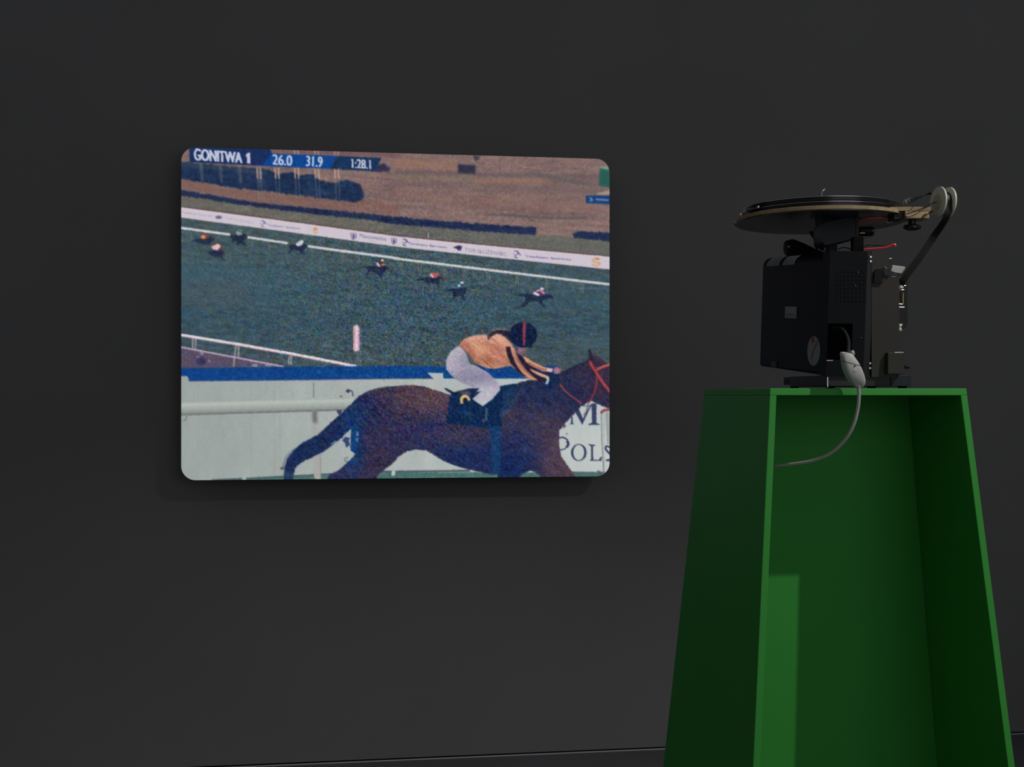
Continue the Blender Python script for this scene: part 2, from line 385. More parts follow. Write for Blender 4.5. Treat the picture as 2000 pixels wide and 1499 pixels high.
# --- banner
ban = A([(55, 614), (1000, 740), (1999, 876)]) + B([(700, 944), (1920, 1056), (1920, 1168), (700, 1040)]) + A([(1999, 968), (1000, 832), (55, 705)])
line(A([(55, 610), (1000, 736), (1999, 871)]) + B([(700, 940), (1920, 1052)]), 3, (92, 58, 68), .9, .7)
fill(ban, (206, 196, 208), .6, grain=.4)
line(A([(55, 622), (1000, 748), (1999, 884)]) + B([(700, 952), (1920, 1064)]), 3, (216, 198, 206), .6, .7)
pur = (92, 80, 136); prl = (150, 138, 168)
def slab(Zf, x0, y0, x1, y1, h, body, col, alpha=.9, soft=.45, bold=0.0):
    text(body, Zf([(x0, y0 - h / 2), (x1, y1 - h / 2), (x1, y1 + h / 2), (x0, y0 + h / 2)]), col, bold, soft, alpha)
slab(A, 70, 662, 340, 695, 22, 'Totalizator Sportowy', prl, .85, .8, .01)
fill(A(ell((398, 704), 30, 14)), (84, 66, 108), 1.2, .85)
slab(A, 450, 706, 705, 752, 26, 'TOR SŁUŻEWIEC', prl, .7, .9)
def horsehead(Zf, x, y, k, col=pur, al=.9):
    line(Zf([(x - 14 * k, y - 20 * k), (x + 4 * k, y - 22 * k), (x + 14 * k, y - 8 * k), (x - 2 * k, y + 4 * k), (x - 10 * k, y + 18 * k), (x + 10 * k, y + 22 * k)]), 1.3 * k, col, .5, al, curve=True)
    line(Zf([(x + 2 * k, y - 20 * k), (x + 16 * k, y - 6 * k), (x + 28 * k, y + 2 * k)]), 1.5 * k, col, .5, al, curve=True)
    line(Zf([(x - 20 * k, y - 8 * k), (x - 12 * k, y + 4 * k)]), .8 * k, col, .5, al * .8)
horsehead(A, 790, 762, 1.2, pur, .7)
slab(A, 835, 775, 1120, 806, 20, 'Totalizator Sportowy', pur, .8, .7, .012)
line(A([(1236, 806), (1256, 796), (1272, 808), (1240, 826), (1254, 846), (1276, 838)]), 3.2, (222, 168, 120), .7, .95, curve=True)
line(A([(1240, 808), (1266, 812)]), 4.5, (206, 140, 100), .8, .9)
slab(A, 1300, 822, 1480, 846, 22, 'sport', (196, 178, 196), .6, 1.0)
def crest(Zf, x, y, k, col=(96, 88, 140)):
    for dx in (-22, 22): line(Zf([(x + dx * k, y - 28 * k), (x + dx * .9 * k, y + 4 * k), (x + dx * .5 * k, y + 24 * k)]), 1.1 * k * 2, col, .6, .65)
    line(Zf([(x - 2 * k, y - 22 * k), (x + 3 * k, y), (x - 4 * k, y + 30 * k)]), 2.6 * k, (72, 64, 118), .6, .9)
    line(Zf([(x - 12 * k, y - 4 * k), (x + 12 * k, y + 8 * k)]), 2.2 * k, (72, 64, 118), .6, .8)
    line(Zf([(x - 18 * k, y - 26 * k), (x + 18 * k, y - 22 * k)]), 1.2 * k, col, .6, .6)
crest(A, 1594, 872, 1.05)
slab(A, 1650, 866, 1885, 898, 34, 'Mazowieckie', (104, 94, 140), .85, .5)
slab(A, 1735, 910, 1800, 920, 12, 'region', prl, .7, .6)
crest(A, 1952, 916, 1.0)
horsehead(B, 95, 928, 1.35)
slab(B, 130, 938, 470, 974, 22, 'Totalizator Sportowy', pur, .95, .5, .018)
fill(B([(520, 972), (560, 960), (575, 952), (600, 962), (608, 958), (596, 985), (588, 1004), (580, 992), (566, 1000), (560, 986)]), (46, 38, 92), .6, .95)
slab(B, 625, 985, 1000, 1028, 42, 'TOR SŁUŻEWIEC', (124, 118, 148), .95, .4)
horsehead(B, 1085, 1034, 1.4)
slab(B, 1165, 1052, 1575, 1082, 22, 'Totalizator Sportowy', pur, .95, .5, .018)
line(B([(1830, 1078), (1795, 1068), (1762, 1085), (1785, 1102), (1828, 1112), (1800, 1135), (1756, 1122)]), 3.4, (218, 160, 112), .7, .95, curve=True)
line(B([(1790, 1072), (1815, 1078)]), 3.6, (200, 112, 92), .8, .9)
for dx in (285, 303): line(B([(dx, 840), (dx + 2, 888)]), 1.8, (60, 70, 92) if dx < 290 else (176, 182, 186), .6, .85)
# --- far rail and its posts
for x, y, h in ((150, 835, 55), (655, 900, 70), (690, 900, 70), (845, 930, 60), (1225, 985, 75), (1480, 1020, 75), (1500, 1022, 75), (1630, 1040, 75), (1645, 1042, 75)):
    line(A([(x, y), (x + 3, y + h)]), 1.7, (122, 130, 120), .7, .55)
for x in (52, 70, 215, 235, 440, 455, 612, 630, 825, 845, 1082, 1100, 1345, 1360, 1660, 1680):
    y = 1068 + x * .121 + 22
    line(B([(x, y), (x + 3, y + 78)]), 1.7, (138, 142, 118), .6, .6)
rl = (206, 204, 206)
line(A([(55, 797), (500, 858)]), 4.6, rl, .6); line(A([(655, 881), (1010, 934)]), 4.6, rl, .6); line(A([(1190, 962), (1999, 1070)]), 4.8, rl, .6)
line(B([(0, 1070), (1000, 1192), (1920, 1302)]), 4.8, (212, 210, 210), .6)
line(B([(0, 1077), (1000, 1199), (1920, 1309)]), 1.4, (140, 146, 150), .6, .6)
# --- distant horses and riders
nv = (30, 42, 70)
fill(S3([(165, 485), (205, 450), (290, 440), (380, 420), (440, 430), (465, 465), (430, 480), (390, 520), (330, 525), (260, 500), (215, 480)]), nv, 1.3, .95)
fill(S3([(375, 390), (430, 410), (465, 460), (430, 450)]), (72, 40, 52), 1.2, .8)
fill(S3([(275, 400), (320, 380), (365, 395), (375, 430), (335, 455), (285, 440)]), (150, 58, 48), 1.2); fill(S3(ell((315, 422), 28, 24)), (226, 150, 104), 1.1)
fill(S3([(330, 600), (400, 610), (480, 590), (560, 590), (600, 640), (560, 670), (600, 745), (540, 690), (460, 690), (400, 650)]), nv, 1.4, .95)
fill(S3([(415, 520), (480, 500), (535, 520), (570, 600), (520, 600), (450, 590)]), (110, 52, 58), 1.2); fill(S3([(420, 545), (500, 515), (545, 550), (500, 595), (440, 585)]), (220, 184, 206), 1.0); fill(S3(ell((505, 540), 30, 24)), (232, 196, 164), 1.1)
fill(S3([(640, 425), (700, 395), (780, 400), (860, 380), (885, 420), (840, 470), (880, 550), (800, 500), (760, 540), (740, 470), (690, 500), (690, 440)]), (28, 40, 66), 1.3, .95)
fill(S3([(735, 370), (760, 345), (800, 360), (825, 390), (760, 400)]), (150, 158, 160), 1.0); fill(S3(ell((800, 340), 26, 20)), (62, 136, 108), 1.1)
fill(S3([(1420, 540), (1470, 515), (1540, 530), (1640, 510), (1670, 550), (1620, 590), (1590, 650), (1560, 600), (1480, 590), (1430, 645), (1410, 640), (1450, 580)]), nv, .9)
line(S3([(1600, 590), (1650, 660)]), 2.0, nv, .8); fill(S3([(1515, 520), (1560, 475), (1620, 475), (1600, 530), (1540, 545)]), (202, 196, 214), .8); fill(S3(ell((1598, 482), 22, 18)), (206, 216, 214), .8)
fill(S4([(485, 640), (560, 650), (640, 640), (730, 660), (820, 640), (870, 670), (800, 710), (760, 760), (745, 830), (720, 780), (650, 730), (590, 720), (540, 790), (530, 780), (570, 700), (520, 670)]), nv, .8)
line(S4([(770, 740), (800, 800)]), 2, nv, .8, .7); fill(S4([(675, 610), (700, 585), (760, 560), (800, 620), (790, 650), (700, 650)]), (66, 52, 82), .8); fill(S4([(675, 610), (700, 590), (740, 640), (715, 660)]), (214, 200, 206), .6); fill(S4(ell((765, 565), 20, 16)), (232, 206, 166), .7); fill(S4(ell((775, 625), 24, 14)), (206, 140, 92), .7)
fill(S4([(1240, 850), (1250, 825), (1330, 800), (1420, 800), (1500, 810), (1580, 780), (1620, 850), (1560, 820), (1550, 900), (1570, 950), (1520, 900), (1430, 880), (1380, 900), (1350, 850), (1290, 840)]), nv, .9)
line(S4([(1590, 790), (1610, 840)]), 3, (120, 52, 56), .8, .8); fill(S4([(1425, 760), (1470, 740), (1540, 760), (1530, 800), (1470, 805)]), (204, 72, 70), .8); fill(S4([(1425, 760), (1450, 750), (1490, 800), (1460, 805)]), (226, 184, 196), .7); fill(S4(ell((1528, 752), 18, 16)), (214, 100, 76), .7)
fill(S5([(340, 610), (370, 580), (440, 570), (520, 560), (570, 555), (560, 600), (530, 640), (540, 690), (500, 640), (460, 650), (430, 680), (420, 610), (370, 600)]), nv, .9)
fill(S5([(455, 550), (480, 520), (530, 510), (520, 560), (480, 570)]), (40, 70, 96), .8); fill(S5([(465, 545), (490, 520), (500, 550), (480, 562)]), (146, 196, 206), .7); fill(S5(ell((514, 514), 14, 11)), (216, 216, 224), .7)
fill(S5([(1050, 640), (1080, 620), (1160, 620), (1240, 640), (1330, 630), (1390, 630), (1410, 670), (1340, 665), (1290, 700), (1330, 760), (1300, 750), (1260, 700), (1190, 690), (1120, 750), (1070, 760), (1130, 690), (1130, 650)]), nv, .8)
fill(S5([(1205, 610), (1240, 580), (1290, 570), (1340, 625), (1250, 645)]), (86, 60, 92), .7); fill(S5([(1200, 620), (1225, 600), (1275, 630), (1255, 645)]), (214, 194, 214), .6); fill(S5([(1225, 600), (1260, 580), (1290, 590), (1270, 600)]), (204, 168, 190), .6); fill(S5([(1275, 600), (1300, 590), (1330, 620), (1310, 625)]), (214, 130, 150), .6); fill(S5(ell((1292, 574), 18, 13)), (226, 206, 216), .7)
# --- near rails at lower left
fill(Cz([(50, 360), (470, 435), (880, 515), (50, 530)]), (92, 76, 100), 1.4, .85)
for x, y in ((215, 470), (640, 505), (745, 505)):
    fill(Cz(ell((x, y), 40 if x < 300 else 24, 30 if x < 300 else 9)), (48, 44, 92) if x < 300 else (196, 172, 190), 1.6, .85)
line(Cz([(215, 395), (225, 420)]), 6, (170, 150, 180), 1, .7); line(Cz([(270, 465), (290, 475)]), 3, (170, 150, 190), 1, .7); line(Cz([(180, 435), (200, 440)]), 3, (170, 150, 190), 1, .7)
line(Cz([(50, 358), (870, 514)]), 3.0, (196, 164, 196), .7)
for x, a, b in ((150, 290, 370), (172, 292, 372), (490, 350, 515), (512, 352, 440)):
    line(Cz([(x, a), (x - (18 if b > 500 else 2), b)]), 3, (184, 168, 172), .7, .75)
line(Cz([(912, 500), (908, 450), (925, 425)]), 2, (196, 190, 180), .5, .9, curve=True); line(Cz([(930, 500), (925, 455), (940, 425)]), 2, (196, 190, 180), .5, .9, curve=True)
line(Cz([(50, 262), (500, 336), (940, 414), (1440, 512)]), 5.4, (218, 192, 206), .7); line(Cz([(50, 258), (500, 331), (940, 409), (1440, 507)]), 2.0, (236, 222, 230), .6)
fill(Cz([(1418, 195), (1432, 184), (1455, 184), (1468, 196), (1470, 380), (1458, 392), (1432, 392), (1420, 382)]), (206, 160, 172), .8); line(Cz([(1444, 192), (1446, 385)]), 3.6, (228, 204, 210), .8)
line(Cz([(1478, 150), (1482, 370)]), 1.4, (120, 124, 140), .8, .6); line(Cz([(1452, 390), (1462, 510)]), 1.6, (150, 150, 156), .7, .7); line(Cz([(1474, 390), (1478, 510)]), 1.6, (150, 150, 156), .7, .7)
# --- blue band and white boarding
bl = c3(4, 66, 138) + (field(12, 8, 31) * 4)[..., None]
fill(Cz([(50, 527), (800, 516), (1783, 508)]) + D([(410, 510), (1300, 505), (1300, 640), (0, 640)]) + Cz([(50, 650)]), bl, .7, grain=.9)
wt = c3(154, 164, 160) * (1 - XX / CWD)[..., None] + c3(190, 198, 196) * (XX / CWD)[..., None] + (field(50, 120, 41) * 2.2)[..., None] + (field(16, 40, 42) * 1.2)[..., None]
fill(Cz([(50, 588), (108, 588), (118, 628), (800, 622), (1783, 608)]) + D([(310, 608), (262, 562), (388, 564), (390, 608), (1800, 608), (1800, 1420), (0, 1420)]) + Cz([(50, 1420)]), wt, .6, grain=.35)
line(Cz([(118, 628), (800, 622), (1783, 609)]) + D([(310, 607)]), 1.6, (84, 70, 110), .6, .8)
for x in (190, 610, 795, 838): line(Cz([(x, 640), (x + 3, 1390)]), 2.2, (140, 148, 144), 1.0, .3)
line(Cz([(1106, 640), (1106, 760)]), 1.4, (88, 92, 100), .5, .8)
for k in range(150):
    x, y = rng.uniform(60, 1450), rng.uniform(640, 1380); fill(Cz(ell((x, y), rng.uniform(1.5, 4), rng.uniform(1.5, 5), 6)), (126, 132, 128), .35, .35)
for k in range(60):
    x, y = rng.uniform(20, 1690), rng.uniform(1190, 1330); fill(D(ell((x, y), rng.uniform(1.5, 4), rng.uniform(1.5, 4), 6)), (130, 134, 132), .35, .3)
grn = c3(70, 112, 108) + (field(8, 8, 51) * 5)[..., None]
fill(Cz([(560, 1402), (800, 1384), (1250, 1362), (1783, 1352)]) + D([(800, 1350), (1400, 1352), (1720, 1358), (1720, 1420), (0, 1420)]) + Cz([(50, 1425), (300, 1412)]), grn, .7, grain=.8)
line(Cz([(300, 1412), (560, 1400), (1250, 1364)]), 3.2, (66, 84, 92), .7, .8); line(D([(-300, 1345), (0, 1346), (600, 1338)]), 3.6, (52, 66, 78), .7, .85); line(D([(1400, 1350), (1700, 1355)]), 2.6, (60, 70, 80), .7, .8)
fill(Cz([(545, 1385), (575, 1385), (568, 1420), (540, 1420)]), (168, 178, 172), .7); fill(Cz([(1722, 1338), (1752, 1338), (1748, 1378), (1724, 1378)]), (184, 194, 190), .6)
# near tube rail with post and clips
for k in range(10):
    a = k / 10; b = (k + 1) / 10; sh = [1.0, 1.08, 1.08, 1.04, 1.0, .97, .93, .88, .82, .72][k]
    col = tuple(np.array([166, 175, 169]) * sh)
    fill(Cz([(50, 796 + 100 * a), (1470, 759 + 97 * a), (1470, 759 + 97 * b + 1), (50, 796 + 100 * b + 1)]), col, .5, grain=.35)
line(Cz([(50, 898), (1340, 857)]), 1.6, (92, 100, 110), .8, .8)
fill(Cz([(1094, 862), (1132, 860), (1140, 1100), (1165, 1402), (1110, 1402), (1100, 1100)]), (168, 166, 162), .7); line(Cz([(1158, 1100), (1162, 1402)]), 2, (120, 108, 112), .7, .5)
fill(Cz([(1094, 862), (1132, 860), (1136, 960), (1098, 960)]), (92, 94, 100), 2.2, .75)
line(Cz([(75, 945), (98, 925), (100, 900)]), 1.6, (92, 100, 104), .5, .9, curve=True)
line(Cz([(1362, 712), (1385, 697), (1412, 715), (1416, 750)]), 2.0, (56, 58, 90), .5, .95, curve=True); fill(Cz(ell((1378, 708), 16, 15)), (56, 58, 90), .7); fill(Cz(ell((1322, 750), 10, 6)), (80, 84, 92), .6)
fill(Cz([(1285, 858), (1330, 856), (1315, 905), (1300, 890)]), (52, 64, 92), .8)
line(Cz([(1380, 1230), (1352, 1245), (1360, 1265), (1378, 1258)]), 1.8, (90, 96, 92), .6, .9, curve=True)
line(Cz([(1290, 1130), (1320, 1100), (1350, 1120), (1300, 1170)]), 1.4, (130, 150, 152), .7, .6, curve=True)
line(H7([(270, 770), (420, 705)]), 3, (150, 178, 178), 1.2, .7)
# big lettering on the boards
ink = (52, 62, 96)
fill(J([(1480, 1290), (1500, 1282), (1508, 1200), (1520, 1200), (1526, 1282), (1545, 1290)]), ink, .5)
fill(J([(1510, 1080), (1575, 1080), (1650, 1240), (1632, 1296)]), ink, .5); fill(J([(1632, 1296), (1620, 1270), (1728, 1060), (1744, 1060)]), ink, .5)
fill(J([(1740, 1050), (1794, 1050), (1796, 1275), (1832, 1288), (1832, 1298), (1706, 1298), (1706, 1288), (1742, 1275)]), ink, .5)
line(J([(1600, 1078), (1800, 1084)]), 1.6, (60, 70, 92), .6, .9)
line(H8([(1350, 572), (1410, 560), (1462, 590), (1470, 640), (1430, 690), (1370, 702)]), 3.2, ink, .5, 1, wd2=2.4, curve=True); line(H8([(1456, 600), (1472, 635), (1452, 675)]), 5.0, ink, .5, curve=True)
o1 = ell((1592, 733), 90, 98, 40); o2 = ell((1592, 733), 62, 88, 40)
mk = mask_of([H8(o1)], .5); ik = mask_of([H8(o2)], .5)
(x0, x1, y0, y1), m1 = mk; (a0, a1, b0, b1), m2 = ik; m1 = m1.copy(); m1[b0 - y0:b1 - y0, a0 - x0:a1 - x0] *= (1 - m2); lay((mk[0], m1), ink)
fill(H8([(1702, 636), (1780, 645), (1780, 654), (1756, 660), (1758, 818), (1820, 818), (1848, 780), (1860, 780), (1850, 830), (1720, 828), (1720, 820), (1734, 812), (1732, 656), (1702, 646)]), ink, .5)
line(H8([(1945, 668), (1908, 662), (1905, 700), (1955, 760), (1950, 815), (1905, 822)]), 4.0, ink, .5, .95, curve=True)
line(H8([(1850, 250), (1858, 600), (1878, 960)]), 1.8, (96, 104, 108), .6, .8); line(H8([(1880, 250), (1884, 960)]), 1.2, (130, 138, 140), .6, .6)
fill(H8([(1895, 270), (1940, 270), (1942, 640), (1920, 640)]), (140, 148, 148), .8, .8)
fill(H8([(1420, 410), (1450, 420), (1430, 450), (1410, 455)]), (60, 66, 90), .6, .9); fill(H8(ell((1455, 518), 12, 12)), (110, 116, 122), .7, .8)
fill(H8([(1800, 940), (1840, 945), (1840, 962), (1800, 960)]), (60, 70, 76), .8, .8)
# --- the horse
body = H7([(950, 258), (1060, 200), (1200, 160), (1400, 142), (1570, 134), (1700, 150), (1850, 200), (1990, 245)]) + J([(200, 1000), (700, 860), (850, 828), (985, 790), (1100, 770), (1250, 760), (1390, 698), (1530, 630), (1660, 570), (1698, 530), (1712, 425), (1748, 488), (1820, 515), (1900, 575), (1975, 620), (1975, 1110), (1930, 1105), (1860, 1085), (1790, 1050), (1740, 1022), (1690, 1048), (1620, 1085), (1560, 1150), (1500, 1215), (1440, 1275), (1390, 1340)]) \
     + H8([(1368, 480), (1365, 600), (1375, 700), (1392, 780), (1450, 870), (1520, 960), (1565, 1030), (1180, 1030), (1100, 965), (1040, 940), (960, 970), (885, 1030), (660, 1030), (662, 975), (590, 990), (500, 965), (330, 930), (150, 880), (0, 812)]) \
     + H7([(1800, 930), (1720, 886), (1600, 878), (1500, 895), (1400, 960), (1330, 1040), (1240, 1110), (1180, 1160), (1140, 1230), (570, 1230), (620, 1160), (720, 1110), (830, 1010), (905, 930), (850, 880), (862, 640)]) \
     + H7([(850, 640), (750, 740), (660, 812), (560, 890), (420, 962), (280, 1030), (215, 1092), (185, 1230), (88, 1230), (90, 1100), (130, 960), (200, 880), (310, 790), (480, 702), (600, 590), (720, 480), (840, 370)])
br = np.zeros((CHT, CWD, 3), np.float32) + c3(58, 46, 68)
def blob(Zf, x, y, rx, ry, col, a):
    global br
    (px, py), = tocanvas(Zf([(x, y)])); k = 2 * (CWD / 836) / 2
    g = np.exp(-0.5 * (((XX - px) / (rx * k * 2 / 2)) ** 2 + ((YY - py) / (ry * k * 2 / 2)) ** 2))[..., None] * a
    br = br * (1 - g) + c3(*col) * g
for q in ((H7, 1500, 300, 70, 30, (92, 66, 78), .9), (H7, 1850, 400, 34, 40, (104, 70, 78), .8), (H7, 1000, 420, 34, 34, (40, 42, 84), .8), (H7, 600, 720, 60, 40, (18, 42, 88), 1), (H7, 250, 950, 60, 40, (18, 42, 88), 1), (H7, 880, 480, 30, 30, (16, 40, 88), .9),
          (H7, 1700, 680, 70, 24, (22, 40, 96), .9), (H7, 1900, 800, 60, 26, (18, 38, 94), .8), (H7, 1150, 900, 50, 50, (70, 50, 76), .5), (H7, 880, 800, 14, 46, (4, 66, 128), .9), (H7, 1330, 780, 60, 30, (56, 44, 78), .5), (H7, 700, 1180, 40, 14, (44, 46, 90), .7),
          (H8, 250, 600, 60, 26, (84, 62, 80), .8), (H8, 250, 800, 70, 26, (18, 42, 96), .85), (H8, 1000, 350, 50, 46, (84, 64, 84), .8), (H8, 1250, 380, 18, 16, (110, 78, 82), .8), (H8, 900, 650, 40, 30, (26, 44, 96), .75), (H8, 1000, 830, 60, 24, (26, 42, 92), .75),
          (H8, 1300, 650, 26, 60, (92, 64, 80), .7), (H8, 1450, 920, 30, 20, (108, 74, 82), .7), (H8, 780, 960, 30, 24, (12, 40, 92), .9), (J, 1450, 780, 60, 46, (66, 48, 66), .6), (J, 1250, 1000, 70, 40, (36, 46, 88), .7), (J, 1650, 920, 26, 50, (22, 38, 84), .75), (J, 1880, 1000, 30, 30, (44, 48, 84), .7), (J, 1850, 700, 40, 40, (70, 44, 62), .7), (J, 1100, 850, 50, 26, (20, 40, 82), .7)):
    blob(*q)
br *= c3(.9, .93, .96)
br += (field(5, 5, 61) * 6)[..., None] * c3(.9, .5, .3) + (field(4, 6, 62) * 5)[..., None] * c3(-.4, .2, 1.0) + (field(26, 18, 63) * 4)[..., None] * c3(.8, .6, .2) + (field_rot(22, 5, 38, 64) * 5)[..., None] * c3(.9, .8, .9) + (field_rot(14, 8, 60, 65) * 5)[..., None] * c3(-.2, .3, 1.2)
hm = mask_of([body], .7); lay(hm, br, 1, 1.3)
(x0, x1, y0, y1), m = hm
edge = np.clip(m - blur(m, 3.0), 0, 1) * 1.5
edge *= np.clip((XX[y0:y1, x0:x1] / CWD - .38) * 6, 0, 1)
IMG[y0:y1, x0:x1] = IMG[y0:y1, x0:x1] * (1 - .6 * edge[..., None]) + c3(122, 66, 68) * .6 * edge[..., None]
am = np.zeros((CHT, CWD), np.float32); am[y0:y1, x0:x1] = m; am = np.clip(blur(am, 4.0) * 3, 0, 1) * 0.75
warp(am, 321)
fill(H7([(1260, 180), (1340, 165), (1380, 190), (1340, 230), (1270, 220)]), (36, 42, 86), 2.0, .7)
fill(H7([(865, 640), (930, 600), (945, 700), (935, 800), (905, 925), (860, 860)]), (4, 66, 130), 1.2, .9)
fill(H7([(920, 680), (942, 675), (938, 720), (922, 715)]), (150, 180, 196), .8, .8); fill(H7([(918, 745), (940, 740), (936, 790), (920, 785)]), (130, 168, 190), .8, .7)
fill(H7([(755, 770), (790, 730), (850, 740), (830, 780), (850, 820), (800, 855), (790, 800)]), (40, 52, 100), .8, .9); fill(H7([(620, 820), (680, 770), (690, 790), (650, 820)]), (120, 178, 190), .9, .7)
for k in range(9):
    y = 870 + k * 26; line(H7([(230 - k * 6, 850 + k * 8), (120 - k * 4, 930 + k * 14), (60 + k * 6, 1080 + k * 10)]), 1.0, (84, 100, 120), .8, .35, curve=True)
fill(H7([(45, 1085), (90, 1070), (85, 1100), (50, 1110)]), (52, 60, 60), .9, .8)
fill(H7([(90, 1130), (190, 1130), (190, 1215), (85, 1215)]), (30, 66, 104), 2, .6)
# saddle cloth and girth
nvy = c3(4, 38, 80) + (field(5, 6, 71) * 6)[..., None] * c3(.6, 1, 1.2)
fill(J([(125, 930), (95, 1060), (72, 1275), (330, 1310), (560, 1340), (640, 1390), (690, 1390), (720, 1150), (880, 950), (900, 880), (850, 825), (700, 850), (560, 900), (330, 930)]), nvy, 1.0, grain=1.2)
fill(H8([(560, 430), (690, 430), (700, 760), (680, 975), (600, 960), (590, 700)]), c3(14, 58, 108) + (field(6, 6, 72) * 5)[..., None], 1.4, .9)
fill(J([(710, 930), (870, 860), (905, 940), (860, 1080), (720, 1200), (680, 1190), (720, 1050)]), (34, 60, 96), 2, .6)
line(J([(680, 1200), (800, 1130)]), 6, (70, 78, 110), 1.6, .6)
fill(J([(250, 1130), (330, 1140), (390, 1190), (300, 1180)]), (40, 82, 122), 1.4, .7); fill(J([(520, 1090), (545, 1110), (540, 1240), (510, 1250)]), (92, 110, 120), 1.4, .7); fill(J([(480, 1220), (520, 1240), (515, 1270), (480, 1260)]), (120, 72, 80), 1.2, .7)
fill(J([(40, 880), (70, 876), (160, 920), (330, 880), (460, 870), (400, 930), (300, 940), (230, 950), (130, 940)]), (26, 32, 62), .9)
fill(J([(225, 915), (330, 905), (360, 950), (250, 955)]), (112, 100, 122), 1.2, .6)
# rider
pt = np.zeros((CHT, CWD, 3), np.float32) + c3(166, 160, 180)
for q in ((210, 460, 20, 18, (188, 182, 194)), (150, 600, 16, 20, (184, 176, 192)), (420, 760, 34, 12, (128, 124, 152)), (300, 560, 14, 14, (140, 136, 160)), (560, 920, 20, 14, (192, 188, 198)), (200, 760, 20, 8, (140, 136, 164)), (480, 1050, 12, 8, (200, 204, 206))):
    (px, py), = tocanvas(J([q[:2]])); g = np.exp(-0.5 * (((XX - px) / (q[2] * 2)) ** 2 + ((YY - py) / (q[3] * 2)) ** 2))[..., None]; pt = pt * (1 - g * .8) + c3(*q[4]) * g * .8
fill(J([(210, 385), (120, 455), (64, 560), (72, 660), (140, 745), (260, 822), (400, 880), (480, 868), (520, 872), (440, 935), (368, 1000), (430, 1045), (490, 1085), (600, 1000), (690, 895), (680, 840), (620, 760), (540, 690), (430, 625), (330, 585), (310, 500), (265, 425)]), pt, .8, curve=False, grain=.8)
sh = np.zeros((CHT, CWD, 3), np.float32) + c3(206, 142, 108)
for q in ((420, 460, 34, 10, (230, 168, 124)), (680, 300, 16, 20, (220, 160, 130)), (400, 300, 30, 8, (214, 158, 134)), (560, 590, 40, 10, (150, 96, 78)), (640, 480, 20, 14, (184, 116, 96)), (340, 520, 8, 16, (150, 84, 70)), (640, 630, 24, 5, (196, 128, 92)), (260, 400, 10, 8, (176, 100, 90))):
    (px, py), = tocanvas(J([q[:2]])); g = np.exp(-0.5 * (((XX - px) / (q[2] * 2)) ** 2 + ((YY - py) / (q[3] * 2)) ** 2))[..., None]; sh = sh * (1 - g * .85) + c3(*q[4]) * g * .85
sh += (field_rot(40, 7, 38, 81) * 11)[..., None] * c3(1, .85, .7) + (field(4, 6, 82) * 4)[..., None]
blk = (34, 26, 52)
fill(J([(870, 470), (930, 500), (1000, 560), (1150, 690), (1290, 690), (1300, 720), (1240, 760), (1240, 800), (1200, 800), (1100, 790), (960, 740), (860, 660), (800, 560)]), blk, .9)
fill(J([(945, 505), (1000, 530), (1060, 570), (1200, 635), (1290, 652), (1285, 688), (1180, 680), (1070, 630), (980, 570)]), (222, 148, 112), .9); line(J([(1010, 580), (1150, 650), (1230, 668)]), 2.0, (92, 48, 52), .8, .6)
fill(J([(1028, 650), (1100, 680), (1232, 735), (1225, 765), (1130, 730), (1060, 690)]), (214, 160, 136), .8)
fill(J([(210, 385), (270, 312), (370, 272), (460, 262), (545, 266), (556, 325), (585, 285), (660, 247), (740, 285), (815, 360), (870, 450), (900, 540), (960, 630), (1010, 690), (1120, 790), (1060, 780), (960, 745), (870, 660), (805, 620), (745, 632), (650, 652), (540, 648), (470, 622), (390, 580), (335, 500), (280, 435)]), sh, .9, grain=.9)
fill(J([(752, 400), (800, 395), (830, 500), (870, 600), (940, 700), (1000, 752), (940, 730), (870, 662), (810, 590), (770, 500)]), blk, .9)
line(J([(860, 440), (900, 560), (980, 670), (1060, 750)]), 2.2, (96, 52, 50), 1.0, .55, curve=True)
line(J([(545, 266), (556, 325)]), 2.6, (74, 40, 60), .8, .8)
for k in range(6): line(J([(400 + k * 45, 340 + k * 6), (520 + k * 45, 440 + k * 8)]), 1.2, (166, 98, 76), .8, .5)
fill(J([(1232, 645), (1292, 656), (1285, 690), (1225, 680)]), (220, 200, 196), .8, .8); fill(J([(1215, 735), (1245, 735), (1258, 780), (1240, 825), (1205, 832), (1225, 780)]), (176, 196, 206), .8)
fill(J([(1250, 715), (1310, 700), (1385, 720), (1380, 800), (1300, 850), (1240, 830), (1258, 780)]), (12, 40, 74), 1.2)
fill(J([(1298, 655), (1340, 630), (1388, 658), (1375, 700), (1310, 712)]), (176, 104, 116), .9); fill(J([(1310, 690), (1360, 685), (1350, 712), (1310, 712)]), (120, 136, 156), 1, .6)
fill(J([(555, 290), (575, 240), (640, 215), (720, 205), (800, 225), (810, 290), (820, 350), (770, 290), (700, 248), (640, 245), (585, 275)]), (40, 30, 50), .9)
line(J([(600, 210), (650, 192), (770, 200)]), 3.5, (160, 122, 104), 1.1, .7)
fill(J([(880, 400), (980, 395), (995, 440), (985, 470), (940, 500), (900, 490)]), (120, 88, 108), 1.0); fill(J(ell((925, 440), 26, 20)), (160, 116, 126), 1.0, .8)
fill(J(ell((955, 262), 158, 146, 40)), c3(8, 26, 62) + (field(6, 6, 91) * 4)[..., None], .9, grain=1.2); fill(J([(1000, 398), (1040, 380), (1080, 400), (1040, 412)]), (10, 24, 56), 1.2)
line(J([(970, 116), (962, 250), (965, 385)]), 6.6, (166, 62, 78), .8, .95, wd2=4.0, curve=True)
line(J([(250, 1055), (244, 1000), (270, 970), (310, 975), (335, 1020)]), 5.4, (226, 180, 110), .7, 1, curve=True)
fill(J([(270, 1020), (300, 1000), (330, 1040), (360, 1070), (290, 1075)]), (8, 32, 62), .9)
rd = (176, 62, 70)
